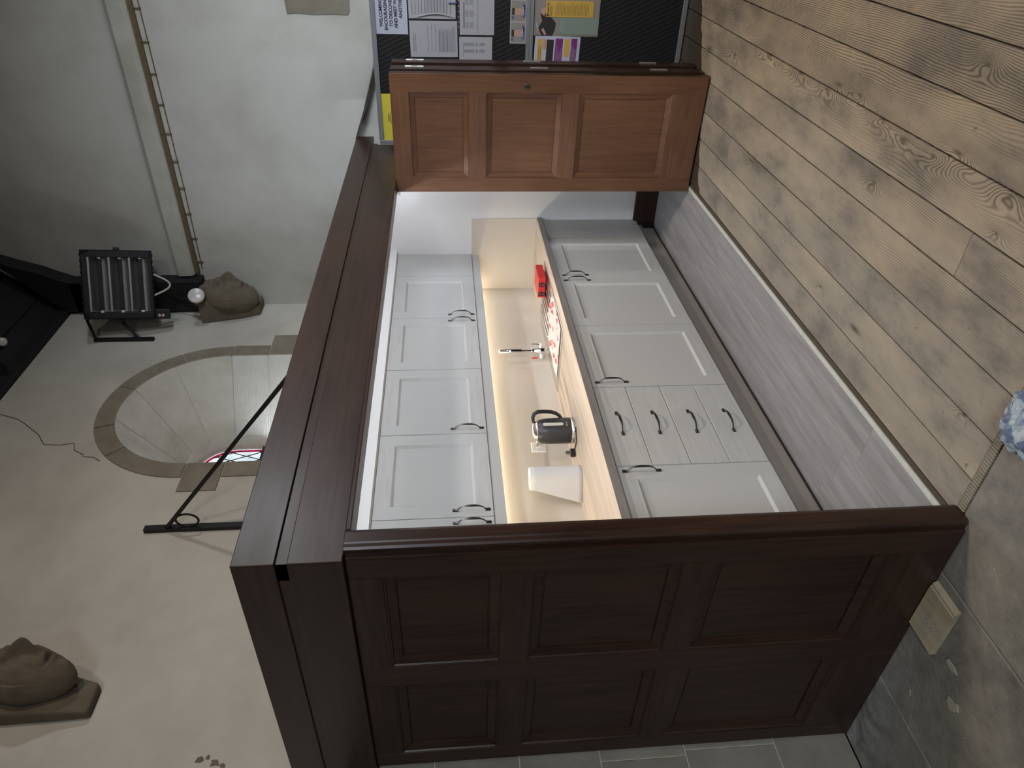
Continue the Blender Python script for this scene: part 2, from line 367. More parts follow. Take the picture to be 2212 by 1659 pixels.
def towel_mat():
    m, nt, b = new_mat('printed_tea_towel')
    vo = N(nt, 'ShaderNodeTexVoronoi', feature='F1', distance='CHEBYCHEV'); vo.inputs['Scale'].default_value = 16; vo.inputs['Randomness'].default_value = .9; L(nt, coords(nt, (1, 1.5, .2), attr=False, rot=(0, 0, .5)), vo.inputs['Vector'])
    sp = N(nt, 'ShaderNodeSeparateColor'); L(nt, vo.outputs['Color'], sp.inputs[0])
    f = math_n(nt, 'MULTIPLY', math_n(nt, 'GREATER_THAN', sp.outputs[0], .55), math_n(nt, 'LESS_THAN', vo.outputs['Distance'], .36))
    L(nt, mixc(nt, f, (.74, .70, .67), (.62, .17, .16)), b.inputs['Base Color']); b.inputs['Roughness'].default_value = .9; return m
M['towel'] = towel_mat()
def bag_mat():
    m, nt, b = new_mat('printed_plastic_bag')
    vo = N(nt, 'ShaderNodeTexVoronoi', feature='F1'); vo.inputs['Scale'].default_value = 17; L(nt, coords(nt, (1, 1, .8), attr=False), vo.inputs['Vector'])
    sp = N(nt, 'ShaderNodeSeparateColor'); L(nt, vo.outputs['Color'], sp.inputs[0])
    L(nt, ramp(nt, sp.outputs[0], [(.0, (.60, .59, .60)), (.4, (.36, .40, .44)), (.62, (.30, .36, .43)), (.8, (.12, .16, .24))]), b.inputs['Base Color'])
    b.inputs['Roughness'].default_value = .3; return m
M['bag'] = bag_mat()
M['oak'] = wood('raw_oak', (.42, .355, .25), (.30, .245, .165), 'x', .6, 0, 45, .1)
M['oak_end'] = wood('raw_oak_end', (.26, .20, .13), (.16, .115, .07), 'y', .7, 0, 60, .1)
def kettle_mat():
    return plain('dark_satin_kettle', (.052, .052, .056), .36, .35, .5)
M['kettle'] = kettle_mat()
def pane_mat():
    m, nt, b = new_mat('leaded_glass_daylight')
    n = noise_tex(nt, coords(nt, (1, 1, 1), attr=False), 7, 3)
    c = ramp(nt, n, [(.35, (.50, .66, .78)), (.55, (.85, .92, .97)), (.7, (1, 1, 1))])
    L(nt, c, b.inputs['Emission Color']); b.inputs['Emission Strength'].default_value = .95; b.inputs['Base Color'].default_value = (.1, .12, .14, 1); b.inputs['Roughness'].default_value = .2; return m
M['pane'] = pane_mat()
M['rubyglass'] = plain('ruby_glass', (.25, .0, .03), .25, emit=(.75, .01, .09), es=.6)
M['lead'] = plain('lead_came', (.02, .02, .022), .6)

# ------------------------------------------------------------------ camera
R = [[0.587137715744643, -0.8090939880795939, -0.02522342569161951], [-0.08489814407637988, -0.030560561527852397, -0.995920858909727], [0.8050227374941338, 0.586884120191167, -0.08663383625865104]]
cd = bpy.data.cameras.new('camera'); cam = bpy.data.objects.new('camera', cd); C.objects.link(cam)
r_, d_, f_ = [Vector(q) for q in R]
cam.matrix_world = Matrix(((d_.x, r_.x, -f_.x, 0), (d_.y, r_.y, -f_.y, 0), (d_.z, r_.z, -f_.z, 1.6), (0, 0, 0, 1)))
cd.sensor_width = 36; cd.sensor_fit = 'HORIZONTAL'; cd.lens = 36 * 1535.3684 / 2212; cd.clip_start = .02
bpy.context.scene.camera = cam

# ------------------------------------------------------------------ floors
b = MB()
ys = [1.631, 1.490, 1.338, 1.178, 1.007, .856, .697, .527, .360, .185, .02, -.14, -.31, -.47, -.64, -.8, -.97, -1.13, -1.3, -1.46, -1.63, -1.79, -1.96]
cuts = {4: [1.897], 7: [1.893], 2: [3.9], 9: [3.0], 11: [2.4]}
for i in range(len(ys) - 1):
    xs = [1.476] + cuts.get(i, []) + [5.33]
    for j in range(len(xs) - 1):
        b.attr = random.random() * 10
        b.box(xs[j] + (.0008 if j else 0), xs[j + 1] - .0008, ys[i + 1] + .003, ys[i] - .0025, -.03, 0)
struct(b.build('floor', M['boards'], bevel=.0012, seg=1))
b = MB(); b.box(-4, 5.4, -3, 3.0, -.08, -.034); struct(b.build('floor_base', M['sub']))
# stone flags
b = MB()
rows = [2.872, 2.443, 1.836, 1.30, .62, -.05, -.8, -1.5]
xcuts = [[1.443, .95, .2, -.7, -1.6], [1.443, .72, -.1, -.9, -1.7], [1.443, 1.0, .15, -.6, -1.6], [1.443, .85, -.05, -1.0, -1.8], [1.443, .6, -.3, -1.2], [1.443, .9, 0, -1.1], [1.443, .5, -.5, -1.3]]
for i in range(len(rows) - 1):
    for j in range(len(xcuts[i]) - 1):
        b.attr = random.random() * 9
        b.box(xcuts[i][j + 1] + .003, xcuts[i][j] - .001, rows[i + 1] + .003, rows[i] - .002, -.03, -.001 + random.uniform(-.002, 0))
struct(b.build('floor_flagstones', M['flags'], bevel=.004))
b = MB(); b.attr = 1.0; b.box(1.444, 1.475, 1.236, 1.60, -.03, .001); b.attr = 3.0; b.box(1.444, 1.475, -1.9, 1.232, -.03, .001)
struct(b.build('trim_1', M['curb'], bevel=.002))
b = MB(); b.box(1.46, 5.08, 1.634, 1.656, -.02, -.002); struct(b.build('trim_2', M['brownstrip']))
b = MB(); b.box(1.503, 5.06, 1.656, 1.679, -.01, .004); struct(b.build('trim_3', M['trim_w'], bevel=.001))
# grey laminate planks inside the kitchenette
b = MB()
pl = [1.679, 1.87, 2.06, 2.25]
for i in range(3):
    xs = sorted([1.46, 5.08] + [random.uniform(1.9, 4.7) + 0 * i for _ in range(2)])
    for j in range(3):
        b.attr = random.random() * 9; b.box(xs[j] + .0003, xs[j + 1] - .0003, pl[i] + .0004, pl[i + 1] - .0004, -.012, .002)
struct(b.build('floor_laminate', M['laminate'], bevel=.0006, seg=1))

# ------------------------------------------------------------------ room walls
def arch(cx, cz, r, zb, n=28, y=0, dx=0):
    p = [(cx + r, y, zb)] + [(cx + r * cos(PI * i / n), y, cz + r * sin(PI * i / n)) for i in range(n + 1)] + [(cx - r, y, zb)]
    return p
WX, WZ, WR, ZB = 3.965, 3.213, .592, 1.95
def wall_with_hole(name, outer, hole, y, mat):
    bm = bmesh.new(); es = []
    for loop in (outer, hole):
        vs = [bm.verts.new((p[0], y, p[2])) for p in loop]
        for i in range(len(vs)): es.append(bm.edges.new((vs[i], vs[(i + 1) % len(vs)])))
    bmesh.ops.triangle_fill(bm, edges=es, use_beauty=True)
    # thickness at the outer rim
    bm.normal_update()
    for f in bm.faces:
        if f.normal.y > 0: f.normal_flip()
    v0 = [bm.verts.new((p[0], y, p[2])) for p in outer]; v1 = [bm.verts.new((p[0], y + .75, p[2])) for p in outer]
    n = len(outer)
    for i in range(n): bm.faces.new((v0[i], v0[(i + 1) % n], v1[(i + 1) % n], v1[i]))
    me = bpy.data.meshes.new(name); bm.to_mesh(me); bm.free(); me.materials.append(mat)
    o = bpy.data.objects.new(name, me); C.objects.link(o); return struct(o)
WY = 3.0
wall_b = wall_with_hole('wall_back', [(-4, 0, 0), (5.45, 0, 0), (5.45, 0, 4.66), (-4, 0, 4.66)], arch(WX, WZ, WR, ZB), WY, M['plaster'])
# splayed reveal
lo = arch(WX, WZ, WR, ZB, 28, WY); li = arch(WX, WZ, .275, ZB, 28, 3.5)
b = MB()
def lerp(a, c, t): return tuple(a[i] + (c[i] - a[i]) * t for i in range(3))
joints = [0, 1, 6, 12, 17, 22, 28, 30]
sideset = {0: 1, 7: 1}
vous = [(0, 1), (1, 7), (7, 12), (12, 17), (17, 23), (23, 29), (29, 30)]
for k, (i0, i1) in enumerate(vous):
    b.attr = random.random() * 8
    loops = [[lerp(lo[i], li[i], t) for i in range(i0, i1 + 1)] for t in (0, .33, .66, 1)]
    g = .006
    if i1 - i0 > 1:
        loops = []
        for t in (0, .33, .66, 1):
            row = [lerp(lo[i], li[i], t) for i in range(i0, i1 + 1)]
            row[0] = lerp(row[0], row[1], .04); row[-1] = lerp(row[-1], row[-2], .04); loops.append(row)
        b.loft(loops, False, mi=0)
    else:
        zc = [ZB, 2.42, 2.95, WZ]
        for q in range(3):
            b.attr = random.random() * 8
            rows_ = [[(lerp(lo[i0], li[i0], t)[0], lerp(lo[i0], li[i0], t)[1], zz) for zz in (zc[q] + .003, zc[q + 1] - .003)] for t in (0, .5, 1)]
            b.loft(rows_, False, mi=1)
b.loft([[ (p[0], p[1] + .004, p[2]) for p in [lerp(lo[i], li[i], t) for i in range(31)]] for t in (0, 1)], False, mi=2)
b.loft([[lo[0], lo[30]], [li[0], li[30]]], False, mi=1)
struct(b.build('wall_window_reveal', [M['reveal'], M['reveal_tool'], M['mortar']], smooth=True, ang=25))
# inner chamfer, daylight gap and leaded glass
win = bpy.data.objects.new('window_1', None); C.objects.link(win); win.location = (WX, 3.6, ZB); struct(win)
b = MB(); b.loft([arch(WX, WZ, .275, ZB, 28, 3.5), arch(WX, WZ, .262, ZB, 28, 3.54), arch(WX, WZ, .262, ZB, 28, 3.615), arch(WX, WZ, .25, ZB, 28, 3.62)], False)
b.build('window_frame', M['reveal'], win, smooth=True)
b = MB(); gl = arch(WX, WZ, .262, ZB, 28, 3.63); b.add(gl + [(WX, 3.63, ZB)], [(i, i + 1, 31) for i in range(30)]); b.add([(p[0], 3.65, p[2]) for p in gl] + [(WX, 3.65, ZB)], [(i, i + 1, 31) for i in range(30)])
b.build('pane', M['pane'], win)
b = MB(); b.loft([arch(WX, WZ, .247, ZB, 28, 3.627), arch(WX, WZ, .224, ZB, 28, 3.627)], False); b.build('red_border', M['rubyglass'], win)
b = MB()
for s_ in (-1, 1):
    for k in range(-12, 16):
        x0 = WX + k * .085; pts = []
        for t in range(40):
            x = x0 + s_ * t * .0153 - s_ * .3; z = ZB + t * .0385
            if abs(x - WX) < .24 and (z < WZ or (x - WX) ** 2 + (z - WZ) ** 2 < .24 ** 2): pts.append((x, 3.622, z))
        if len(pts) > 1: b.tube([pts[0], pts[-1]], .0035, 6)
for z in (2.25, 2.62, 3.02): b.tube([(WX - .26, 3.612, z), (WX + .26, 3.612, z)], .008, 8)
b.build('leading', M['lead'], win)
b = MB()
for r_0, r_1 in ((.226, .220), (.252, .246)): b.loft([arch(WX, WZ, r_0, ZB, 28, 3.62), arch(WX, WZ, r_1, ZB, 28, 3.62)], False)
b.build('came_ring', M['lead'], win)
# stone surround
b = MB()
ai = [(WX + WR * cos(PI * i / 48), WZ + WR * sin(PI * i / 48)) for i in range(49)]
ao = [(WX + .714 * cos(PI * i / 48), WZ + .714 * sin(PI * i / 48)) for i in range(49)]
for i0, i1 in ((0, 8), (8, 19), (19, 29), (29, 36), (36, 48)):
    b.attr = random.random() * 8
    inn = ai[i0:i1 + 1]; out = ao[i0:i1 + 1]
    g = .003 / .65
    def rot(p, a):
        x, z = p[0] - WX, p[1] - WZ; return (WX + x * cos(a) - z * sin(a), WZ + x * sin(a) + z * cos(a))
    inn = [rot(inn[0], g)] + inn[1:-1] + [rot(inn[-1], -g)]; out = [rot(out[0], g)] + out[1:-1] + [rot(out[-1], -g)]
    fr = [(p[0], 2.992, p[1]) for p in inn] + [(p[0], 2.992, p[1]) for p in reversed(out)]
    bk = [(p[0], 3.01, p[1]) for p in inn] + [(p[0], 3.01, p[1]) for p in reversed(out)]
    n = len(inn)
    b.loft([[(p[0], 3.02, p[1]) for p in inn], [(p[0], 2.992, p[1]) for p in inn], [(p[0], 2.992, p[1]) for p in out], [(p[0], 3.02, p[1]) for p in out]], False)
for (x0, x1, z0, z1) in ((WX + WR, WX + .72, 2.953, WZ - .004), (WX + WR, WX + .862, 2.45, 2.947), (WX + WR, WX + .72, ZB, 2.444), (WX - .835, WX - WR, 2.985, WZ - .004), (WX - .72, WX - WR, 2.55, 2.979), (WX - .85, WX - WR, ZB, 2.544)):
    b.attr = random.random() * 8; b.box(x0, x1, 2.992, 3.02, z0, z1)
struct(b.build('trim_4', M['surround'], bevel=.002))
# hairline crack and a flaked patch in the plaster
b = MB(); cr = [(3.96, 4.62), (3.912, 4.541), (3.86, 4.42), (3.817, 4.356), (3.70, 4.21), (3.6, 4.136), (3.597, 4.04), (3.60, 3.957), (3.545, 3.93), (3.50, 3.86), (3.478, 3.855), (3.47, 3.79), (3.43, 3.74)]
b.tube([(x + random.uniform(-.012, .012), 2.9995, z) for x, z in cr], .0028, 5); b.build('wall_crack', M['joint'], wall_b)
b = MB()
for (x, z, r0) in ((1.553, 2.665, .02), (1.535, 2.60, .022), (1.56, 2.63, .01), (1.52, 2.565, .012)):
    pts = [(x + r0 * random.uniform(.5, 1.2) * cos(2 * PI * i / 9), z + r0 * random.uniform(.5, 1.2) * sin(2 * PI * i / 9)) for i in range(9)]; b.prism(pts, 'y', 2.998, 3.004)
b.build('wall_scar', M['corbel'], wall_b)
# lower dado of bare ashlar
b = MB()
zs = [0, .313, .69, 1.04, 1.364, 1.70, 2.05]
for i in range(6):
    x = -3.9 + random.uniform(0, .3)
    while x < 2.0:
        w = random.uniform(.45, .8); b.attr = random.random() * 9; b.box(x, x + w - .005, 2.872, 3.0, zs[i] + .003, zs[i + 1] - .003); x += w
struct(b.build('wall_dado', M['dado'], bevel=.003))
b = MB(); b.box(-3.9, 2.2, 2.876, 2.995, 0, 2.04); struct(b.build('wall_dado_mortar', M['mortar']))
# right wall with a shallow recess low down
b = MB()
yy = [-4, -3, -2, -1, 0, .4, .7] + [.8 + i * .03 for i in range(40)] + [2.1, 2.5, 3.0]
def edge_z(y):
    P = [(.7, 1.98), (1.0, 2.055), (1.157, 2.088), (1.279, 2.123), (1.437, 2.169), (1.617, 2.239), (1.9, 2.30), (4, 2.3)]
    if y <= P[0][0]: return P[0][1] - (P[0][0] - y) * .3
    for (a, za), (c, zc_) in zip(P, P[1:]):
        if y <= c: return za + (zc_ - za) * (y - a) / (c - a)
    return 2.3
grid = []
for y in yy:
    ez = edge_z(y); sm = max(.012, .10 - .10 * max(0, min(1, (y - .9) / .7))); am = .11 * max(0, min(1, (y - .5) / .4)); col = [(5.33 + am, y, zq) for zq in (0, .8, 1.4, 1.8)]
    for i in range(11):
        t = 1 - i / 10; t = t * t * (3 - 2 * t); col.append((5.33 + am * t, y, ez - sm * (1 - i / 10)))
    col += [(5.33, y, zq) for zq in (2.5, 2.8, 3.2, 3.7, 4.2, 4.66)]; grid.append(col)
b.loft(grid, False)
b.loft([[(5.33, -4, 4.66), (5.33, 3.0, 4.66)], [(5.33, -4, 13.1), (5.33, 3.0, 4.70)]], False)
b.box(5.46, 5.6, -4, 3.0, 0, 5)
wall_r = struct(b.build('wall_right', M['plaster_c'], smooth=True))
b = MB(); pts = [(.66, 2.19), (.72, 2.196), (.80, 2.2), (.82, 2.215), (.818, 2.3), (.822, 2.45), (.815, 2.55), (.82, 2.61), (.75, 2.615), (.60, 2.61), (.48, 2.60), (.46, 2.2)]
b.prism(pts, 'x', 5.326, 5.34); b.build('exposed_stone', M['surround'], wall_r)
# painted string moulding with cable
b = MB(); b.prism([(5.335, 3.60), (5.29, 3.605), (5.265, 3.625), (5.262, 3.715), (5.275, 3.735), (5.335, 3.735)], 'y', -3, 2.70)
tr = struct(b.build('trim_5', M['white_beam'], bevel=.003))
b = MB(); b.box(5.305, 5.335, -3, 2.69, 3.572, 3.6045); b.build('trim_5_edge', M['brown_line'], tr)
b = MB(); b.tube([(5.325, -3, 3.535), (5.325, 2.0, 3.537), (5.325, 2.66, 3.55)], .004, 6)
for i in range(26): b.box(5.318, 5.332, -2.4 + i * .2, -2.395 + i * .2, 3.53, 3.575)
b.build('surface_cable', M['brown_line'], tr)
# dark roof boards and end truss
b = MB()
k = 1.2
nb = 26
for i in range(nb):
    y0 = 3.05 - i * .18; y1 = y0 - .172; b.attr = random.random() * 5
    b.add([(-4, y0, 4.62 + (3.05 - y0) * k), (5.33, y0, 4.62 + (3.05 - y0) * k), (5.33, y1, 4.62 + (3.05 - y1) * k), (-4, y1, 4.62 + (3.05 - y1) * k)] + [(-4, y0, 4.72 + (3.05 - y0) * k), (5.33, y0, 4.72 + (3.05 - y0) * k), (5.33, y1, 4.72 + (3.05 - y1) * k), (-4, y1, 4.72 + (3.05 - y1) * k)],
          [(0, 1, 2, 3), (7, 6, 5, 4), (0, 4, 5, 1), (2, 6, 7, 3)])
b.add([(-4, 3.05, 4.80), (5.33, 3.05, 4.80), (5.33, -2, 4.80 + 5.05 * k), (-4, -2, 4.80 + 5.05 * k)], [(0, 1, 2, 3)])
struct(b.build('ceiling', M['black_timber']))
b = MB(); b.box(-4, 5.33, 2.96, 3.02, 4.615, 4.76); struct(b.build('trim_6', M['black_timber'], bevel=.01))
tt = thing('roof_truss', 'black timber wall post and curved brace in the wall corner above the carved corbel', 'roof truss', (5.27, 2.85, 3.55))
b = MB(); b.box(5.205, 5.328, 2.715, 2.985, 3.55, 4.55); b.build('wall_post', M['black_timber'], tt, bevel=.008)
b = MB(); br = [(2.715, 4.45), (2.72, 4.52), (2.66, 4.66), (2.63, 4.725), (2.55, 4.95), (2.515, 5.04), (2.36, 5.4), (2.05, 5.9), (2.35, 5.42 + .05), (2.98, 4.68), (2.98, 4.45)]
br = [(2.715, 4.45), (2.722, 4.52), (2.665, 4.66), (2.628, 4.73), (2.56, 4.93), (2.518, 5.035), (2.44, 5.13), (2.98, 4.63), (2.98, 4.45)]
b.prism(br, 'x', 5.205, 5.328); b.build('curved_brace', M['black_timber'], tt, bevel=.006)

# ------------------------------------------------------------------ dark wooden enclosure
enc = thing('cupboard_enclosure', 'dark mahogany panelled enclosure around the kitchenette with cornice and panelled end', 'enclosure', (1.40, 1.62, 0))
# cornice: front board and end board
b = MB()
b.attr = 1; b.box(1.38, 5.345, 1.62, 1.70, 2.112, 2.235)
o = b.build('cornice', M['wood_x'], enc, bevel=.003)
b = MB(); b.attr = 2; b.box(1.3795, 1.46, 1.6205, 2.868, 2.112, 2.235); b.build('cornice_return', M['wood_y'], enc, bevel=.003)
b = MB(); b.attr = 3; b.box(1.38, 5.155, 1.62, 1.69, 1.922, 2.078); b.build('frieze', M['wood_x'], enc, bevel=.003)
b = MB(); b.attr = 4; b.box(1.3795, 1.45, 1.6205, 2.868, 1.92, 2.078); b.build('frieze_return', M['wood_y'], enc, bevel=.003)
b = MB(); b.box(1.387, 5.2, 1.628, 1.70, 2.07, 2.115); b.box(1.387, 1.46, 1.629, 2.86, 2.07, 2.115); b.box(1.396, 5.15, 1.70, 1.73, 2.1, 2.20); b.build('shadow_groove', M['wood_x'], enc)
b = MB(); b.box(1.49, 5.12, 1.606, 1.70, 1.905, 1.9215); b.build('header_bead', M['wood_x'], enc, bevel=.003)
# architrave post at the near corner
b = MB(); post = [(1.499, 1.72), (1.499, 1.626), (1.496, 1.618), (1.486, 1.606), (1.473, 1.6005), (1.4345, 1.5995), (1.431, 1.603), (1.4285, 1.603), (1.4255, 1.600), (1.417, 1.602), (1.411, 1.608), (1.409, 1.616), (1.4125, 1.622), (1.4125, 1.632), (1.42, 1.72)]
b.prism(post, 'z', 0, 1.9195); b.build('corner_post', M['wood_z'], enc)
b = MB(); b.prism([(10.15 - 5.02 - p[0] + 1.40, p[1]) for p in post], 'z', 0, 1.9195); b.xform(Matrix.Translation((-1.46 + .02 + 0, 0, 0))) if False else None
b = MB(); b.box(5.06, 5.15, 1.603, 1.72, 0, 1.9195); b.build('jamb_post', M['wood_z'], enc, bevel=.004)
# end frame
cy = [(1.727, 2.190), (2.300, 2.765)]; rz = [(.220, .795), (.893, 1.360), (1.457, 1.815)]
ed = [1.634, 1.727, 2.19, 2.30, 2.765, 2.852]
b = MB()
for k, (a, c) in enumerate(((1.634, 1.727), (2.19, 2.30), (2.765, 2.852))): b.attr = k * 2.1; b.box(1.40, 1.44, a, c, 0.002, 1.921)
b.build('stile', M['wood_z'], enc, bevel=.0035)
b = MB()
for k, (a, c) in enumerate(((0.002, .22), (.795, .893), (1.36, 1.457), (1.815, 1.921))):
    for (y0, y1) in cy: b.attr = k * 1.7 + y0; b.box(1.4003, 1.44, y0 - .002, y1 + .002, a, c)
b.build('rail', M['wood_y'], enc, bevel=.0035)
def sunk_panel(x, y0, y1, z0, z1, s, mat, parent, a=0, lip=.006, ins=.04, dep=.022):
    """moulded sunk panel seen from -X (s=+1 sinks towards +X)"""
    def rect(d, dx): return [(x + s * dx, y0 + d, z0 + d), (x + s * dx, y1 - d, z0 + d), (x + s * dx, y1 - d, z1 - d), (x + s * dx, y0 + d, z1 - d)]
    b = MB(); b.attr = a
    b.loft([rect(-.001, .004), rect(.004, .003), rect(.007, .008), rect(ins - .006, dep - .004), rect(ins - .004, dep + .003), rect(ins, dep + .003), rect(ins + .001, dep)], True, False, True)
    return b.build('panel', mat, parent)
k = 0
for (y0, y1) in cy:
    for (z0, z1) in rz:
        k += 1; sunk_panel(1.40, y0, y1, z0, z1, 1, M['wood_z'], enc, k * 1.3)
b = MB(); b.box(1.442, 1.455, 1.64, 2.85, 0, 2.06); b.build('end_lining', M['white_wall'], enc)
b = MB(); b.box(1.44, 5.1, 1.64, 2.86, 2.205, 2.225); b.build('top_board', M['wood_x'], enc)
b = MB(); b.tube([(1.6, 1.775, 2.055), (5.02, 1.775, 2.055)], .008, 10); tb_ = b.build('light_tube', M['tube'], enc); tb_['label'] = 'white light tube behind the header'

# ------------------------------------------------------------------ folding door stack
fd = thing('folding_door', 'brown panelled folding door, its five leaves stacked open against the notice board', 'door', (4.57, 1.33, 0))
def leaf(x0, mat_z, mat_y, back, k, slope=0):
    """one 713 mm leaf, front face at x0"""
    M_ = Matrix(((1, slope, 0, -slope * .97), (0, 1, 0, 0), (0, 0, 1, 0), (0, 0, 0, 1)))
    y0, y1 = .97, 1.685; th = .043
    b = MB()
    for (a, c) in ((y0, 1.075), (1.593, y1)):
        b.attr = k + a; b.box(x0, x0 + th, a, c, .012, 1.907)
    z = b.xform(M_).build('leaf', [mat_z, mat_y], fd, bevel=.002)
    b = MB()
    for (a, c) in ((.012, .215), (.787, .889), (1.342, 1.449), (1.800, 1.907)):
        b.attr = k + c; b.box(x0 + .0002, x0 + th - .0002, 1.074, 1.594, a, c)
    b.xform(M_).build('rail', mat_y, z, bevel=.002)
    for (a, c) in ((.215, .787), (.889, 1.342), (1.449, 1.800)):
        for s_, xx in ((1, x0), (-1, x0 + th)):
            if s_ < 0 and not back: continue
            def rect(d, dx): return [tuple(M_ @ Vector((xx + s_ * dx, q, w))) for q, w in ((1.075 + d, a + d), (1.593 - d, a + d), (1.593 - d, c - d), (1.075 + d, c - d))]
            p = MB(); p.attr = k + a
            p.loft([rect(-.001, .004), rect(.003, .002), rect(.006, .006), rect(.031, .0145), rect(.033, .018), rect(.036, .018), rect(.037, .016)], True, False, True)
            p.build('panel', mat_z, z)
    return z
leaves = []
for k, (x0, lit, sl) in enumerate(((4.387, 1, .036), (4.497, 0, .01), (4.5455, 0, .01), (4.677, 0, .0), (4.7255, 0, .0))):  # light on the front leaf and shade on the rest put into the wood
    leaves.append(leaf(x0, M['lit_leaf_z'] if lit else M['wood_z'], M['lit_leaf_y'] if lit else M['wood_y'], False, k * 3.1, sl))
b = MB(); b.box(4.3905, 4.431, .9685, .9715, .0125, 1.9065); b.build('leaf_edge_shade', M['wood_z'], leaves[0])  # dark strip paints the shade on the front leaf's edge
def hinge(x, z, parent):
    b = MB(); b.box(x - .019, x + .019, .966, .9695, z - .052, z + .052); b.tube([(x, .9655, z - .054), (x, .9655, z + .054)], .0055, 10)
    b.box(x - .006, x + .006, .9595, .962, z - .018, z + .018)
    b.build('hinge', M['hinge'], parent, smooth=True)
for z in (1.765, 1.02, .285): hinge(4.5425, z, leaves[2])
for z in (1.765, 1.045, .31): hinge(4.7225, z, leaves[4])
b = MB(); b.lathe([(.0, 0), (.017, 0), (.017, .003), (.013, .005), (.006, .005), (.006, .002), (.0, .002)], (0, 0, 0), 20)
b.xform(Matrix.Translation((4.3895, 1.039, 1.104)) @ Matrix.Rotation(-PI / 2, 4, 'Y')).build('keyhole', M['pewter'], leaves[0], smooth=True)
b = MB(); b.box(4.3855, 4.3885, 1.036, 1.042, 1.090, 1.108); b.build('key_slot', M['black_pl'], leaves[0])
b = MB(); b.tube([(4.40, 1.687, 1.9), (4.40, 1.687, 1.925)], .006, 8); b.box(4.39, 4.41, 1.675, 1.70, 1.885, 1.897); b.build('guide_pin', M['hinge'], leaves[0])

# ------------------------------------------------------------------ kitchenette shell
KX = 5.07
b = MB(); b.box(KX, KX + .03, 1.705, 2.86, 0, 2.09); struct(b.build('wall_kitchen_right', M['white_wall']))
b = MB(); b.box(1.456, KX, 2.746, 2.86, 0, 2.09); struct(b.build('wall_kitchen_back', M['white_wall']))
b = MB(); b.box(1.456, KX, 1.70, 2.746, 2.082, 2.10); struct(b.build('ceiling_kitchen', M['white_wall']))
b = MB(); b.prism([(1.72, 0), (1.72, .17), (2.20, .17), (2.20, 0)], 'x', 5.052, 5.0699); b.prism([(1.72, .155), (1.72, .172), (2.2, .172), (2.2, .155)], 'x', 5.046, 5.0699)
o = b.build('baseboard_right', M['wood_y'], bevel=.003); struct(o)

hm = None
def handle_mesh():
    b = MB()
    zs_ = [-.0875, -.080, -.070, -.062, -.052, -.040, -.024, 0]
    ys_ = [-.0025, -.003, -.0045, -.010, -.020, -.0265, -.0295, -.0305]
    rs_ = [.0065, .0065, .0055, .0042, .0040, .0045, .0058, .0068]
    pts = [(0, y, z) for z, y in zip(zs_, ys_)] + [(0, y, -z) for z, y in reversed(list(zip(zs_, ys_))[:-1])]
    rr = rs_ + list(reversed(rs_[:-1]))
    b.tube(pts, rr, 10, .55, up=(0, 1, 0))
    for s_ in (-1, 1): b.box(-.0075, .0075, -.004, 0, s_ * .0765 - .012, s_ * .0765 + .012)
    o = b.build('handle', M['pewter'], smooth=True); me = o.data; bpy.data.objects.remove(o); return me
HME = handle_mesh()
def add_handle(parent, x, y, z, horiz=False):
    o = bpy.data.objects.new('handle', HME); C.objects.link(o); o.parent = parent; o.location = Vector((x, y, z)) - wl(parent)
    if horiz: o.rotation_euler = (0, PI / 2, 0)
    o['label'] = 'pewter bow handle'; return o
def shaker(parent, x0, x1, z0, z1, y, t=.020, st=.080, name='door'):
    x0 += .0017; x1 -= .0017
    b = MB(); g = .006
    def rect(d, dy, q=None): return [(x0 + d, y + dy, z0 + d), (x1 - d, y + dy, z0 + d), (x1 - d, y + dy, z1 - d), (x0 + d, y + dy, z1 - d)]
    b.loft([rect(0, t), rect(0, .0015), rect(.0015, 0)], True, True, False)
    a, c = rect(.0015, 0), rect(st, 0)
    # stiles (smooth foil, vertical) and rails (visible grain): full-height stiles with rails between
    X0, X1, Z0, Z1 = x0 + .0015, x1 - .0015, z0 + .0015, z1 - .0015
    b.add([(X0, y, Z0), (x0 + st, y, Z0), (x0 + st, y, Z1), (X0, y, Z1)], [(0, 1, 2, 3)], 0)
    b.add([(x1 - st, y, Z0), (X1, y, Z0), (X1, y, Z1), (x1 - st, y, Z1)], [(0, 1, 2, 3)], 0)
    b.add([(x0 + st, y, Z0), (x1 - st, y, Z0), (x1 - st, y, z0 + st), (x0 + st, y, z0 + st)], [(0, 1, 2, 3)], 1)
    b.add([(x0 + st, y, z1 - st), (x1 - st, y, z1 - st), (x1 - st, y, Z1), (x0 + st, y, Z1)], [(0, 1, 2, 3)], 1)
    b.loft([c, rect(st + .0125, .0115), rect(st + .0135, .0115)], True, False, True)
    return b.build(name, [M['cab'], M['cabg']], parent)
# wall cabinets
YW = 2.435
WT, WB = 1.974, 1.412
def carcass(parent, x0, x1, y0, y1, z0, z1, open_top=False):
    b = MB(); t = .018
    b.box(x0, x0 + t, y0, y1, z0, z1); b.box(x1 - t, x1, y0, y1, z0, z1); b.box(x0, x1, y1 - .006, y1, z0, z1); b.box(x0, x1, y0, y1, z0, z0 + t)
    if not open_top: b.box(x0, x1, y0, y1, z1 - t, z1)
    return b.build('carcass', M['cab_side'], parent)
def wall_cab(label, x0, x1, doors):
    t = thing('wall_cabinet', label, 'wall cabinet', ((x0 + x1) / 2, 2.6, WB), 'grey shaker wall cabinets')
    carcass(t, x0, x1, YW + .021, 2.7445, WB, WT)
    for (a, c, hx) in doors:
        d = shaker(t, a, c, WB, WT, YW); add_handle(d, hx, YW, 1.515)
    return t
wa = wall_cab('grey double wall cabinet over the sink, nearest the white end wall', 3.507, 4.705, [(4.107, 4.705, 4.148), (3.507, 4.107, 4.066)])
b = MB(); b.box(4.705, KX - .001, YW, YW + .02, WB, WT); b.build('filler_panel', M['cab'], wa)
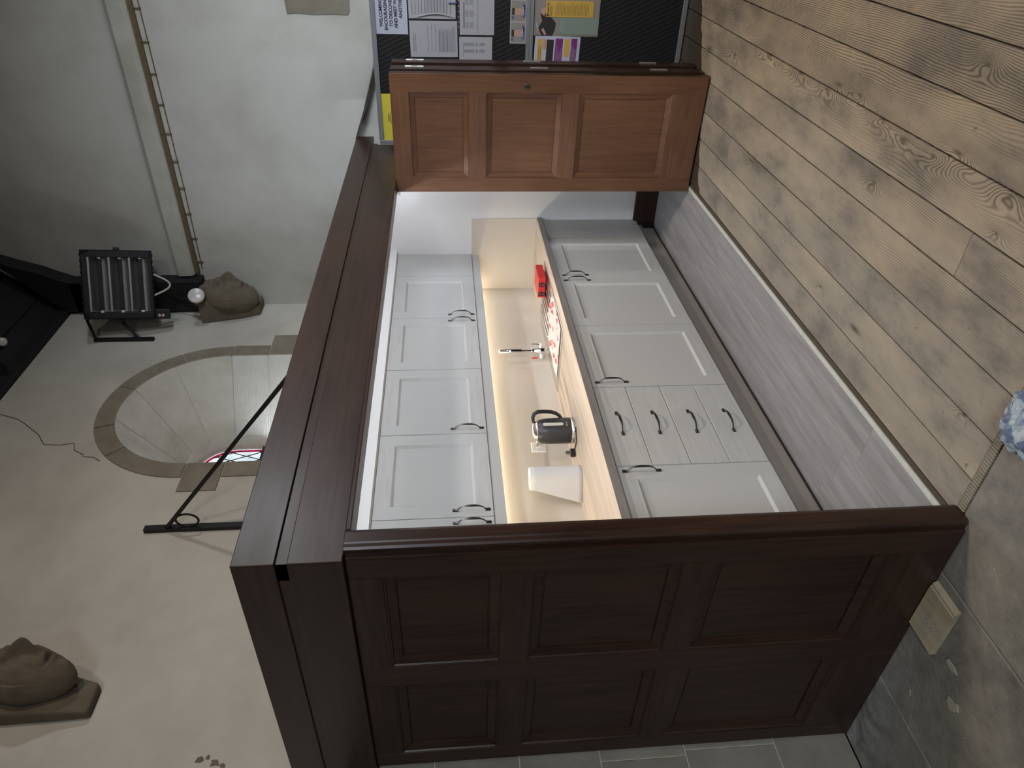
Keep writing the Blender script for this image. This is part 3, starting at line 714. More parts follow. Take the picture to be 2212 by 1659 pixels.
wall_cab('grey single-door wall cabinet straight above the kettle', 2.906, 3.506, [(2.906, 3.506, 2.946)])
wall_cab('grey double wall cabinet above the paper towel roll, beside the corner post', 1.705, 2.905, [(2.305, 2.905, 2.347), (1.705, 2.305, 2.266)])
b = MB(); b.box(1.458, KX - .001, 2.395, 2.415, 1.978, 2.081); b.box(1.458, KX - .001, 2.415, 2.46, 1.975, 1.985); o = b.build('fascia_board', M['fascia'], origin=(3.2, 2.4, 1.978), bevel=.0015)
tag(o, 'white fascia board running along the top of the grey wall cabinets', 'fascia')
b = MB(); b.box(1.458, KX - .001, 2.444, 2.462, 1.353, 1.4105); o = b.build('light_pelmet', M['cab'], origin=(3.2, 2.45, 1.353), bevel=.001)
tag(o, 'grey light pelmet along the underside of the wall cabinets', 'pelmet')
led = thing('under_cabinet_light', 'warm glowing light strip tucked under the wall cabinets above the splashback', 'light', (3.2, 2.70, 1.40))
b = MB(); b.box(1.50, 5.04, 2.690, 2.702, 1.4005, 1.4035); b.build('glowing_strip', M['led'], led)
b = MB(); b.box(1.49, 5.05, 2.686, 2.706, 1.4036, 1.4115); b.build('channel', M['white_pl'], led)

# base cabinets
YB = 2.162; BT, BB = .868, .150
def base_cab(label, x0, x1, doors):
    t = thing('base_cabinet', label, 'base cabinet', ((x0 + x1) / 2, 2.45, 0), 'grey shaker base cabinets')
    carcass(t, x0, x1, YB + .021, 2.7445, BB, .8745, True)
    for (a, c, hx) in doors:
        d = shaker(t, a, c, BB, BT, YB); add_handle(d, hx, YB, .757)
    return t
ba = base_cab('grey double base cabinet under the sink drainer, nearest the white end wall', 3.534, 4.735, [(4.135, 4.735, 4.166), (3.534, 4.135, 4.094)])
b = MB(); b.box(4.735, KX - .001, YB - .004, YB + .018, BB, .8745); b.build('filler_panel', M['cab_side'], ba)
base_cab('grey single-door base cabinet between the sink cabinet and the drawers', 2.918, 3.533, [(2.918, 3.533, 2.957)])
base_cab('grey single-door base cabinet below the paper towel roll, cut off by the corner post', 1.46, 2.315, [(1.715, 2.315, 2.280)])
dr = thing('drawer_unit', 'grey base unit of four drawers with bow handles below the kettle', 'drawer unit', (2.617, 2.45, 0))
carcass(dr, 2.317, 2.917, YB + .021, 2.7445, BB, .8745, True)
for (a, c) in ((.150, .331), (.3335, .514), (.5165, .694), (.6965, .868)):
    b = MB(); g = .0035
    x0, x1 = 2.3187, 2.9153
    def rect(d, dy): return [(x0 + d, YB + dy, a + d), (x1 - d, YB + dy, a + d), (x1 - d, YB + dy, c - d), (x0 + d, YB + dy, c - d)]
    b.loft([rect(0, .02), rect(0, .004), rect(.0025, 0)], True, True, True)
    d = b.build('drawer', M['cabg'], dr); add_handle(d, 2.617, YB, {.150: .242, .3335: .425, .5165: .607, .6965: .787}[a], True)
b = MB(); b.box(1.46, KX - .001, 2.212, 2.228, .003, .149); o = b.build('plinth_board', M['plinth'], origin=(3.2, 2.22, 0)); tag(o, 'taupe kick board under the row of base cabinets', 'plinth'); b = MB(); b.box(1.46, 5.02, 2.2075, 2.2118, .003, .014); b.build('rubber_seal', M['black_pl'], o)
b = MB(); b.box(5.028, 5.0695, 2.196, 2.211, .003, .09); o = b.build('plinth_end', M['black_pl'], origin=(5.05, 2.2, 0)); tag(o, 'short black offcut where the kick board meets the brown skirting', 'offcut')
# worktop with a sink cut-out
b = MB(); zt = .915
b.box(1.458, 3.645, 2.140, 2.7445, .8755, zt); b.box(4.075, KX - .001, 2.140, 2.7445, .8755, zt); b.box(3.645, 4.075, 2.140, 2.275, .8755, zt); b.box(3.645, 4.075, 2.655, 2.7445, .8755, zt)
b.box(1.458, KX - .001, 2.1385, 2.1405, .8755, zt - .0008, 1)
o = b.build('worktop', [M['worktop'], M['edge']], origin=(3.2, 2.45, .8755)); tag(o, 'long pale timber-effect worktop lit from above', 'worktop')
# splashbacks
b = MB(); b.box(1.458, KX - .001, 2.738, 2.7455, .9155, 1.4105); o = b.build('splashback', M['splash'], origin=(3.2, 2.74, .9155)); tag(o, 'glossy cream splashback panel behind the worktop', 'splashback')
b = MB(); b.box(KX - .006, KX - .0005, 2.143, 2.7375, .9155, 1.408); o = b.build('splashback', M['splash'], origin=(KX, 2.45, .9155), bevel=.001); tag(o, 'cream splashback panel on the white end wall, right of the red box', 'splashback')

# ------------------------------------------------------------------ things on the worktop
# sink
sk = thing('kitchen_sink', 'stainless steel inset sink with grooved drainer, partly under a tea towel', 'sink', (4.07, 2.47, zt))
def rrect(x0, x1, y0, y1, r, z, n=5):
    p = []
    for cx, cy_, a0 in ((x1 - r, y1 - r, 0), (x0 + r, y1 - r, PI / 2), (x0 + r, y0 + r, PI), (x1 - r, y0 + r, 1.5 * PI)):
        for i in range(n + 1): p.append((cx + r * cos(a0 + PI / 2 * i / n), cy_ + r * sin(a0 + PI / 2 * i / n), z))
    return p
b = MB()
bowl = [rrect(3.605, 4.545, 2.23, 2.715, .03, zt + .0005), rrect(3.605, 4.545, 2.23, 2.715, .03, zt + .004), rrect(3.613, 4.537, 2.238, 2.707, .027, zt + .0055), rrect(3.63, 4.52, 2.25, 2.70, .02, zt + .0025)]
b.loft(bowl)
# deck: ring from outer step to bowl rim (left part) + drainer plate
inner = rrect(3.655, 4.065, 2.285, 2.640, .05, zt + .0025)
b.loft([bowl[-1], [(min(p[0], 4.30), p[1], p[2]) if False else p for p in inner]])
b.loft([inner, rrect(3.66, 4.06, 2.29, 2.635, .05, zt - .01), rrect(3.675, 4.045, 2.305, 2.62, .05, zt - .150), rrect(3.70, 4.02, 2.33, 2.60, .05, zt - .165)], True, False, True)
b.build('basin', M['steel'], sk, smooth=True)
b = MB()
for i in range(7): y = 2.30 + i * .052; b.tube([(4.12, y, zt + .0035), (4.14, y, zt + .006), (4.46, y, zt + .006), (4.48, y, zt + .0035)], .0055, 8)
b.build('drainer_groove', M['steel'], sk, smooth=True)
# tap
tp = thing('kitchen_tap', 'tall chrome swan-neck mixer tap with red and grey lever marks', 'tap', (4.062, 2.685, zt))
fx, fy = -.83, -.56
b = MB(); b.lathe([(.0, .001), (.027, .001), (.027, .010), (.021, .014), (.021, .075), (.018, .082), (.016, .115), (.011, .120), (0, .120)], (4.062, 2.685, zt + .003), 24); b.build('tap_body', M['chrome'], tp, smooth=True)
b = MB(); pth = [(4.062, 2.685, zt + .11), (4.062, 2.685, zt + .27)]
for i in range(1, 13):
    a = PI * i / 12; pth.append((4.062 + fx * .065 * (1 - cos(a)), 2.685 + fy * .065 * (1 - cos(a)), zt + .27 + .072 * sin(a)))
pth.append((pth[-1][0], pth[-1][1], zt + .235)); b.tube(pth, [.0095] * len(pth), 14)
e = pth[-1]; b.tube(pth[5:] + [(e[0], e[1], zt + .205)], .0155, 16); b.build('spout', M['chrome'], tp, smooth=True)
hx, hy = .72, -.62
for s_, mm in ((1, 'greyp'), (-1, 'red')):
    b = MB(); p0 = Vector((4.062, 2.685, zt + .055)); d = Vector((hx, hy, 0)) * s_
    b.tube([p0 + d * .018, p0 + d * .030, p0 + d * .048, p0 + d * .060], [.010, .013, .013, .009], 14)
    b.tube([p0 + d * .048 + Vector((0, 0, .008)), p0 + d * .052 + Vector((0, 0, .058))], [.005, .004], 10)
    lv = b.build('lever', M['chrome'], tp, smooth=True)
    b = MB(); b.tube([p0 + d * .0515 + Vector((0, 0, .030)), p0 + d * .0535 + Vector((0, 0, .064))], [.0058, .0055], 10); b.build('colour_band', M[mm], lv, smooth=True)
# tea towel
b = MB(); nx, ny = 60, 44
rows_ = []
for i in range(nx + 1):
    row = []
    for j in range(ny + 1):
        u, v = i / nx, j / ny
        x = 3.655 + .42 * u + .05 * (v - .5) * u; y = 2.262 + .365 * v - .03 * u
        h = .012 * (1 + sin(14 * u + 6 * v)) * .6 + .016 * max(0, noise.noise(Vector((u * 4, v * 4, 1.3)))) + .010 * abs(noise.noise(Vector((u * 11, v * 9, 4))))
        ed_ = min(u, 1 - u, v, 1 - v); h *= min(1, ed_ * 8)
        row.append((x, y, zt + .0075 + h))
    rows_.append(row)
b.loft(rows_, False); o = b.build('tea_towel', M['towel'], smooth=True, origin=(3.86, 2.45, zt + .0075), ang=80)
s_ = o.modifiers.new('cloth', 'SOLIDIFY'); s_.thickness = .0015; s_.offset = 1
tag(o, 'white tea towel printed with red shapes, spread over the sink', 'tea towel')
# red box
rb = thing('red_case', 'small red case with black strap marks lying on the sink drainer', 'case', (4.425, 2.338, zt + .011))
b = MB(); b.box(4.322, 4.53, 2.262, 2.414, zt + .0125, zt + .064); b.build('case_body', M['red'], rb, bevel=.006, seg=3)
b = MB(); x = 4.3205
for (y, w) in ((2.312, .012), (2.383, .012)):
    b.add([(x, y - w, zt + .060), (x, y + w * .2, zt + .037), (x, y - w, zt + .016), (x, y - w * 1.6, zt + .037)], [(0, 1, 2, 3)]); b.add([(x, y + w * 1.4, zt + .060), (x, y + w * 1.4, zt + .016), (x, y + w * .2, zt + .037)], [(0, 1, 2)])
    b.box(4.3195, 4.3225, y - w, y + w, zt + .052, zt + .062); b.box(4.3195, 4.3225, y - w, y + w, zt + .014, zt + .022)
b.build('strap', M['black_pl'], rb)
# kettle
KC = Vector((3.035, 2.545, zt)); rv = Vector((.587, -.809, 0)); cvv = Vector((-.77, -.638, 0))
KM = Matrix(((rv.x, .809, 0, KC.x), (rv.y, .587, 0, KC.y), (0, 0, 1, KC.z + .001), (0, 0, 0, 1)))   # local x = handle side, local -y faces the room
kt = thing('kettle', 'dark grey electric kettle with chrome lid and clear water gauge', 'kettle', tuple(KC))
def kp(name, mb, mat, parent=kt, **kw): return mb.xform(KM).build(name, mat, parent, **kw)
b = MB(); b.lathe([(0, .0205), (.0715, .0205), (.0735, .026), (.0735, .10), (.0725, .15), (.069, .178), (.062, .200), (.052, .214), (0, .214)], (0, 0, 0), 40); body = kp('kettle_body', b, M['kettle'], smooth=True)
b = MB(); b.lathe([(0, 0), (.076, 0), (.077, .010), (.073, .017), (.071, .0195), (0, .0195)], (0, 0, 0), 40); kp('power_base', b, M['steel'], smooth=True)
b = MB(); b.lathe([(.0, .207), (.0585, .2075), (.060, .211), (.054, .222), (.040, .231), (.020, .236), (0, .237)], (0, 0, 0), 40); kp('lid', b, M['chrome'], smooth=True)
b = MB(); pth = [(.048, 0, .226), (.075, 0, .229), (.098, 0, .222), (.109, 0, .200), (.110, 0, .165), (.107, 0, .125), (.100, 0, .100), (.086, 0, .080), (.070, 0, .068)]
b.tube(pth, [.012, .014, .015, .015, .0145, .0145, .014, .013, .012], 14, .75, up=(1, 0, 0)); kp('kettle_handle', b, M['black_pl'], smooth=True)
b = MB(); T = [(-.046, -.040, .212), (-.046, .040, .212), (-.090, 0, .222), (-.066, 0, .150), (-.05, 0, .216)]
b.add(T, [(0, 2, 3), (1, 3, 2), (0, 4, 2), (4, 1, 2), (0, 3, 1), (0, 1, 4)]); kp('kettle_spout', b, M['chrome'], bevel=.004)
def patch(name, a0, a1, z0, z1, r, mat, n=10, round_=True):
    b = MB(); am, zm = (a0 + a1) / 2, (z0 + z1) / 2; lp = []
    for i in range(36):
        t = 2 * PI * i / 36; ca, sa = cos(t), sin(t); ha = (a1 - a0) / 2; hz = (z1 - z0) / 2; rr = ha * r if round_ else .001
        dx = max(-1, min(1, ca * 1.8)) if not round_ else ca
        za = (hz - rr) * (1 if sa > 0 else -1) + rr * sa if round_ else hz * max(-1, min(1, sa * 3)); aa = am + ha * dx
        lp.append((r * sin(aa), -r * cos(aa), zm + za))
    ou = [(p[0] * .985, p[1] * .985, p[2]) for p in lp]
    b.loft([ou, lp], True, False, True); return kp(name, b, mat)
patch('water_gauge', math.radians(27), math.radians(41), .066, .180, .0748, M['lampglass'])
patch('logo_mark', math.radians(24), math.radians(44), .0455, .0495, .0744, M['lampglass'], round_=False)
b = MB(); b.tube([KC + Vector((-.055, .02, .006)), KC + cvv * .085 + Vector((.0, -.02, .005)), KC + cvv * .098 + Vector((-.045, .035, .005)), KC + Vector((-.10, .055, .006)), KC + Vector((-.125, .068, .010)), KC + Vector((-.108, .072, .022))], .0034, 8); b.build('power_cord', M['black_pl'], kt, smooth=True)
b = MB(); pc = KC + Vector((-.105, .075, .0)); b.box(pc.x - .024, pc.x + .024, pc.y - .014, pc.y + .014, pc.z + .002, pc.z + .03); pg = b.build('plug', M['black_pl'], kt, bevel=.005)
b = MB()
for dx in (-.011, 0, .011): b.box(pc.x + dx - .003, pc.x + dx + .003, pc.y - .003, pc.y + .003, pc.z + .028, pc.z + (.052 if dx else .057))
b.build('plug_pin', M['hinge'], pg)
# paper towel roll with a loose outer sheet
TC = Vector((2.748, 2.632, zt + .0005)); ptw = thing('paper_towel_roll', 'white paper towel roll standing on end with a loose outer sheet', 'paper towel', tuple(TC))
b = MB(); b.lathe([(.02, .001), (.062, .001), (.063, .004), (.063, .272), (.061, .276), (.02, .276)], tuple(TC), 40, cap=False); b.lathe([(.02, .276), (.02, .001)], tuple(TC), 24, cap=False); b.build('roll', M['toilet'], ptw, smooth=True)
b = MB(); rows_ = []
a0 = math.atan2(-.69, -.72)
lv = Vector((-.587, .809, 0))
for kz in range(13):
    z = .0005 + .27 * kz / 12; row = []
    ext = .040 + .085 * (1 - kz / 12)
    for i in range(15):
        a = a0 + math.radians(80) - math.radians(100) * i / 14; row.append((TC.x + .0645 * cos(a), TC.y + .0645 * sin(a), TC.z + z))
    last = Vector(row[-1]); aa = a0 - math.radians(20); tang = Vector((sin(aa), -cos(aa), 0))
    for i in range(1, 9):
        t = i / 8; row.append(tuple(last + tang * (ext * t) + Vector((0, 0, 0)) + lv * 0))
    rows_.append(row)
b.loft(rows_, False); o = b.build('loose_sheet', M['toilet'], ptw, smooth=True, ang=80); s_ = o.modifiers.new('sheet', 'SOLIDIFY'); s_.thickness = .0012
# switched spur on the splashback
sw = thing('wall_switch', 'white square rocker switch on the splashback between kettle and towel roll', 'switch', (3.115, 2.7375, 1.094))
b = MB(); b.box(3.071, 3.158, 2.7275, 2.7377, 1.051, 1.137); b.build('plate', M['white_pl'], sw, bevel=.004, seg=3)
b = MB(); b.box(3.1045, 3.1255, 2.7235, 2.729, 1.078, 1.110); b.build('rocker', M['white_pl'], sw, bevel=.0015)
for x in (3.083, 3.146):
    b = MB(); b.lathe([(0, 0), (.003, 0), (.003, .001), (0, .001)], (0, 0, 0), 12); b.xform(Matrix.Translation((x, 2.7277, 1.094)) @ Matrix.Rotation(PI / 2, 4, 'X')).build('screw', M['pewter'], sw)

# ------------------------------------------------------------------ notice board and papers
NX = 5.045
nb = thing('notice_board', 'large black felt notice board with aluminium frame behind the folding door', 'notice board', (NX + .015, .7, 0))
b = MB(); b.box(NX + .004, NX + .022, -.5, 1.56, .03, 2.02); b.build('felt_panel', M['felt'], nb)
def bar(y0, y1, z0, z1, nm='frame_bar'):
    b = MB(); b.box(NX - .006, NX + .026, y0, y1, z0, z1); return b.build(nm, M['alum'], nb, bevel=.002)
bar(1.552, 1.584, .008, 2.043); bar(-.5, 1.552, 2.013, 2.045); bar(-.5, 1.552, .006, .036); bar(-.5, 1.552, 1.005, 1.0275, 'middle_rail'); bar(-.5, 1.552, 1.0285, 1.051, 'middle_rail'); bar(-.53, -.5, .006, 2.045)
PX = NX + .0035
def sheet(name, label, cat, y0, y1, z0, z1, mat, group='papers pinned to the notice board', tilt=0, lift=0):
    o = thing(name, label, cat, (PX - lift, (y0 + y1) / 2, (z0 + z1) / 2), group)
    b = MB(); b.box(PX - lift - .0012, PX - lift, y0, y1, z0, z1); b.build('page', mat, o); o.rotation_euler = (tilt, 0, 0); return o
def marks(o, name, mat, rects, lift=0):
    b = MB(); x = wl(o).x - .0014 - lift
    for (y0, y1, z0, z1) in rects: b.box(x - .0005, x, y0, y1, z0, z1)
    return b.build(name, mat, o)
def words(o, txt, y_left, z, size, mat, bold=.0, align='LEFT', sx=1.0):
    cu = bpy.data.curves.new('lettering', 'FONT'); cu.body = txt; cu.size = size; cu.extrude = .0003; cu.offset = bold; cu.align_x = align
    t = bpy.data.objects.new('lettering', cu); C.objects.link(t); cu.materials.append(mat); t.parent = o
    t.location = Vector((wl(o).x - .0020, y_left, z)) - wl(o); t.scale = (sx, 1, 1)
    t.rotation_euler = Matrix(((0, 0, -1), (-1, 0, 0), (0, 1, 0))).to_euler()
    bpy.context.view_layer.update(); me = bpy.data.meshes.new_from_object(t.evaluated_get(bpy.context.evaluated_depsgraph_get()))
    q = bpy.data.objects.new('lettering', me); C.objects.link(q); q.parent = o; q.location = t.location; q.rotation_euler = t.rotation_euler; q.scale = t.scale
    bpy.data.objects.remove(t); return q
def lines(y0, y1, z0, z1, n, ragged=.3, th=.0022):
    out = []
    for i in range(n):
        z = z1 - (i + .5) * (z1 - z0) / n; w = (y1 - y0) * (1 - ragged * random.random()); out.append((y1 - w, y1, z - th / 2, z + th / 2))
    return out
o = sheet('welcome_poster', 'bluish white poster with bold WELCOMING lettering, at the top of the notice board', 'poster', .585, .882, 1.812, 2.022, M['paper_b'])
for txt, z, yc in (('WELCOMING', 1.9685, .760), ('ENCOURAGING', 1.938, .765), ('TO DISCOVER', 1.9055, .755), ('AND MEET WITH', 1.8755, .745), ('ANOTHER', 1.8435, .728)):
    words(o, txt, yc, z, .0285, M['ink'], .0009, 'CENTER', .92)
o = sheet('notice_sheet', 'white typed sheet on the notice board, just under the bold poster', 'notice', .575, .789, 1.506, 1.803, M['paper'])
marks(o, 'print', M['ink'], lines(.62, .765, 1.53, 1.79, 13)); marks(o, 'print', M['ink_g'], lines(.60, .77, 1.56, 1.70, 16, .2, .003))
b = MB(); x = PX - .004; pts = []
for i in range(15): t = i / 14; pts.append((x - .006 * sin(PI * t), .776 - .022 * sin(PI * t) + .004, 1.512 + .24 * t))
b.tube(pts, .005, 8, .5); b.build('sheen_curl', M['paper'], o)
b = MB(); b.tube([(PX - .006, .698, 1.55), (PX - .006, .697, 1.50)], .0045, 8); q = b.build('pen', M['bluep'], origin=(PX, .698, 1.50)); tag(q, 'short blue pen clipped at the lower edge of a typed notice', 'pen')
o = sheet('notice_sheet', 'white typed sheet low-left of the bold poster, touching the folding door', 'notice', .801, 1.014, 1.497, 1.802, M['paper'], tilt=-.008)
marks(o, 'print', M['ink_g'], lines(.83, .985, 1.51, 1.62, 24, .25, .0026)); marks(o, 'print', M['ink'], lines(.815, .985, 1.55, 1.70, 6, .3, .0016) + lines(.87, .985, 1.76, 1.785, 2, .2))
o = sheet('timetable_sheet', 'landscape white timetable in a punched plastic pocket on the notice board', 'timetable', .578, .879, 1.26, 1.495, M['paper'])
marks(o, 'pocket_edge', M['darkp'], [(.578, .879, 1.481, 1.495)]); marks(o, 'punch_hole', M['paper'], [(.62 + i * .03, .628 + i * .03, 1.4855, 1.4905) for i in range(8)], .0006)
tb = []
for cy_ in (.84, .775, .705, .64):
    for cz in (1.405, 1.435): tb += lines(cy_ - .04, cy_, cz - .012, cz + .012, 6, .2, .0022)
marks(o, 'print', M['ink_g'], tb); marks(o, 'print', M['ink'], [(.60, .865, 1.365, 1.3665)] + lines(.64, .84, 1.448, 1.46, 2))
o = sheet('small_table_sheet', 'half-size white sheet of grey columns, tucked behind the folding door edge', 'notice', .891, 1.10, 1.271, 1.486, M['paper'])
tb = []
for cy_, w in ((.945, .02), (.985, .02)):
    for z0, z1 in ((1.39, 1.455), (1.365, 1.38), (1.32, 1.355)): tb += [(cy_ - w, cy_, z0, z1)]
marks(o, 'print', M['ink_g'], tb); marks(o, 'print', M['ink'], [(.93, 1.01, 1.459, 1.4605)])
o = sheet('photo_strip', 'white-bordered strip of small portrait photographs above the middle rail', 'photographs', .541, .926, 1.053, 1.157, M['paper'])
for i in range(3):
    y1 = .919 - i * .1265; y0 = y1 - .117
    marks(o, 'photo', M['greyp'], [(y0, y1, 1.059, 1.151)])
    b = MB(); b.lathe([(0, 0), (.9, 0), (1, .4), (1, 1), (0, 1)], (0, 0, 0), 18)
    b.xform(Matrix.Translation((PX - .0019, y0 + .062, 1.108)) @ Matrix.Diagonal((1, .021, .030, 1)) @ Matrix.Rotation(-PI / 2, 4, 'Y') @ Matrix.Diagonal((1, 1, .0006, 1))).build('portrait_face', M['skin'], o)
    marks(o, 'portrait_hair', M['darkp'], [(y0 + .042, y0 + .082, 1.130, 1.146), (y0 + .03, y0 + .052, 1.062, 1.075)], .0008); marks(o, 'portrait_clothes', M['bluep'], [(y0 + .09, y0 + .108, 1.135, 1.148), (y0 + .02, y0 + .098, 1.061, 1.079)], .0006); marks(o, 'portrait_collar', M['paper'], [(y0 + .035, y0 + .085, 1.072, 1.082)], .001)
o = sheet('photo_poster', 'dark photographic poster of a person, below the middle rail of the notice board', 'poster', .58, .877, .58, 1.002, M['greyp'])
def blob(o, name, mat, poly, lift): 
    b = MB(); x = wl(o).x - .0014 - lift; b.prism(poly, 'x', x - .0005, x); return b.build(name, mat, o)
blob(o, 'figure', M['darkp'], [(.876, .88), (.876, .95), (.83, .975), (.79, .95), (.74, .965), (.73, .92), (.77, .89), (.80, .86), (.84, .865)], .0002); blob(o, 'face', M['skin'], [(.76, .94), (.74, .965), (.715, .955), (.71, .935), (.73, .925)], .0006); blob(o, 'sleeve', M['skin'], [(.874, .93), (.84, .955), (.83, .94), (.865, .92)], .0006); blob(o, 'light_patch', M['paper'], [(.85, .975), (.80, .995), (.80, .985), (.84, .97)], .0006)
o = sheet('bookmark_card', 'ochre card headed Open Up, beside the grey-green card on the notice board', 'card', .672, .765, .621, .929, M['ochre'], lift=.003)
words(o, 'Open Up', .747, .911, .017, M['ink'], .0004); marks(o, 'print', M['ink'], lines(.685, .758, .888, .905, 3, .3, .0018) + [(.75, .759, .908, .926)]); marks(o, 'print', M['brownstrip'], lines(.68, .755, .65, .87, 24, .3, .0016))
o = sheet('bookmark_card', 'grey-green card with white heading, beside the ochre card on the notice board', 'card', .768, .867, .58, .838, M['green'], lift=.003)
words(o, 'Stand Up', .850, .818, .016, M['paper'], .0004); marks(o, 'print', M['paper'], [(.778, .86, .812, .8135), (.778, .86, .805, .806)])
o = sheet('leaflet', 'white leaflet with purple and yellow bands, leaning behind the folding door edge', 'leaflet', .877, 1.09, .693, .993, M['paper_b'], tilt=.03)
marks(o, 'purple_band', M['purple'], [(.892, 1.08, .808, .857), (.888, 1.08, .713, .752)]); marks(o, 'yellow_band', M['ochre'], [(.90, 1.08, .943, .974), (.893, 1.0, .762, .796)]); marks(o, 'photo', M['darkp'], [(.9, 1.08, .868, .914)]); marks(o, 'photo', M['skin'], [(.9, .96, .915, .938)])
marks(o, 'print', M['paper'], lines(.92, 1.06, .812, .85, 4, .4) + lines(.91, 1.06, .716, .748, 4, .4), .0008); marks(o, 'print', M['ink'], lines(.91, 1.06, .947, .97, 2, .3), .0008)
o = sheet('yellow_notice', 'bright yellow notice on the notice board above the enclosure, mostly hidden by the door', 'notice', 1.248, 1.552, 1.80, 2.018, M['yellow'])
words(o, 'WORSHIP', 1.428, 1.9665, .0115, M['ink'], .0002); marks(o, 'print', M['ink'], [(1.36, 1.445, 1.956, 1.9595)])

# ------------------------------------------------------------------ heater on its wall bracket
hc = Vector((4.949, 2.6, 4.047)); an = math.radians(60)
hn = Vector((-sin(an), -cos(an), -.36)).normalized(); hr = Vector((cos(an), -sin(an), 0)); hu = hr.cross(hn) * -1
hu = hn.cross(hr) * 1
if hu.z < 0: hu = -hu
HM = Matrix(((hr.x, hu.x, hn.x, hc.x), (hr.y, hu.y, hn.y, hc.y), (hr.z, hu.z, hn.z, hc.z), (0, 0, 0, 1)))  # local x right, y up, z out of the front
ht = thing('infrared_heater', 'black perforated infrared heater with three chrome reflector troughs, high by the wall corner', 'heater', tuple(hc))
def hp(name, mb, mat, parent=ht, **kw): return mb.xform(HM).build(name, mat, parent, **kw)
W2, H2 = .255, .235
b = MB(); b.box(-W2, W2, -H2, H2, -.085, -.075); b.box(-W2, -W2 + .012, -H2, H2, -.08, 0); b.box(W2 - .012, W2, -H2, H2, -.08, 0); b.box(-W2, W2, -H2, -H2 + .012, -.08, 0); b.box(-W2, W2, H2 - .012, H2, -.08, 0)
b.box(-W2, -W2 + .05, -H2, H2, -.006, 0); b.box(W2 - .055, W2, -H2, H2, -.006, 0); b.box(-W2, W2, H2 - .055, H2, -.006, 0); b.box(-W2, W2, -H2, -H2 + .025, -.006, 0)
hs = hp('housing', b, M['iron'], bevel=.003)
b = MB()
for i in range(10): y = -.19 + i * .042; b.lathe([(0, .001), (.011, .001), (0, .0011)], (-W2 + .026, y, 0), 10); b.lathe([(0, .001), (.009, .001), (0, .0011)], (W2 - .026, y, 0), 10)
for i in range(11): x = -.22 + i * .044; b.box(x - .006, x + .006, H2 - .022, H2 - .016, 0, .0012); b.lathe([(0, .001), (.009, .001), (0, .0011)], (x, H2 - .04, 0), 10); b.box(x - .01, x + .01, H2, H2 + .006, -.06, -.02); b.box(x - .01, x + .01, -H2 - .006, -H2, -.06, -.02)
hp('vent_hole', b, M['rubber'])
for k in range(3):
    yc = .118 - k * .134; b = MB(); prof = []
    for i in range(15):
        t = -1 + 2 * i / 14; prof.append((yc + t * .062, -.055 + .048 * abs(t) ** 1.7))
    b.loft([[(-.20, y, z) for y, z in prof], [(.20, y, z) for y, z in prof]], False); b.box(-.2, .2, yc + .0605, yc + .0725, -.006, .002)
    hp('reflector', b, M['steel'], smooth=True, ang=60)
    b = MB(); b.tube([(-.215, yc - .004, -.022), (.215, yc - .004, -.022)], .0115, 14); el = hp('heating_tube', b, M['darkp'], smooth=True)
    b = MB()
    for s_ in (-1, 1): b.box(s_ * .207 - .016, s_ * .207 + .016, yc - .016, yc + .008, -.032, -.008)
    hp('tube_holder', b, M['white_pl'], el, bevel=.003)
b = MB(); b.box(-W2 - .004, -W2 + .072, -H2 - .105, -H2 - .001, -.08, -.004); cb = hp('control_box', b, M['iron'], bevel=.006)
b = MB(); b.box(-W2 + .014, -W2 + .032, -H2 - .062, -H2 - .046, -.005, -.0025); hp('badge', b, M['lampglass'], cb); b = MB(); b.box(-W2 + .016, -W2 + .030, -H2 - .050, -H2 - .034, -.005, -.0028); hp('badge', b, M['red2'], cb)
b = MB(); b.box(-W2 + .014, -W2 + .032, -H2 - .036, -H2 - .022, -.005, -.0026); hp('badge', b, M['lampglass'], cb)
for s_ in (-1, 1):
    b = MB(); b.box(s_ * (W2 + .012) - .012, s_ * (W2 + .012) + .012, -.02, .02, -.07, -.02); hp('clamp_knob', b, M['iron'], bevel=.004)
b = MB(); pth = [(.08, -H2 - .002, -.03)]
for i in range(1, 12): t = i / 12; pth.append((.08 - .16 * t, -H2 - .115 * sin(PI * t), -.03))
pth.append((-.08, -H2 - .002, -.03)); b.tube(pth, .0075, 8); hp('power_cable', b, M['cable'], smooth=True)
bk = thing('heater_bracket', 'black steel triangular bracket fixing the heater to the window wall', 'bracket', (4.80, 2.985, 4.05))
b = MB(); b.box(4.785, 4.812, 2.975, 2.999, 3.84, 4.275); b.build('wall_bar', M['iron'], bk)
bl = HM @ Vector((-.2, .10, -.09)); b = MB(); b.tube([(4.80, 2.985, 4.262), (4.86, 2.86, 4.31), HM @ Vector((-.05, .16, -.10))], .013, 4); b.build('top_arm', M['iron'], bk)
b = MB(); b.tube([(4.805, 2.985, 3.95), HM @ Vector((-.15, .10, -.10))], .013, 4); b.build('stay_arm', M['iron'], bk)

# ------------------------------------------------------------------ projecting wall bracket above the kitchenette
wb = thing('wall_bracket', 'black iron projecting bracket with a ring and long stay, beside the arched window', 'bracket', (2.83, 2.99, 2.3))
b = MB(); b.box(2.815, 2.851, 2.974, 2.999, 2.30, 3.285); b.build('wall_bar', M['iron'], wb)
b = MB(); b.tube([(2.83, 2.985, 3.172), (2.83, 1.92, 2.313), (2.83, 1.88, 2.28)], .0115, 8); b.build('stay', M['iron'], wb, smooth=True)
b = MB(); b.tube([(2.83, 2.985, 2.27), (2.83, 1.88, 2.27)], .012, 8); b.build('arm', M['iron'], wb, smooth=True)
b = MB(); pts = [(2.83, 2.925 + .046 * cos(2 * PI * i / 24), 3.045 + .06 * sin(2 * PI * i / 24)) for i in range(25)]; b.tube(pts, .006, 6); b.build('ring', M['iron'], wb, smooth=True)

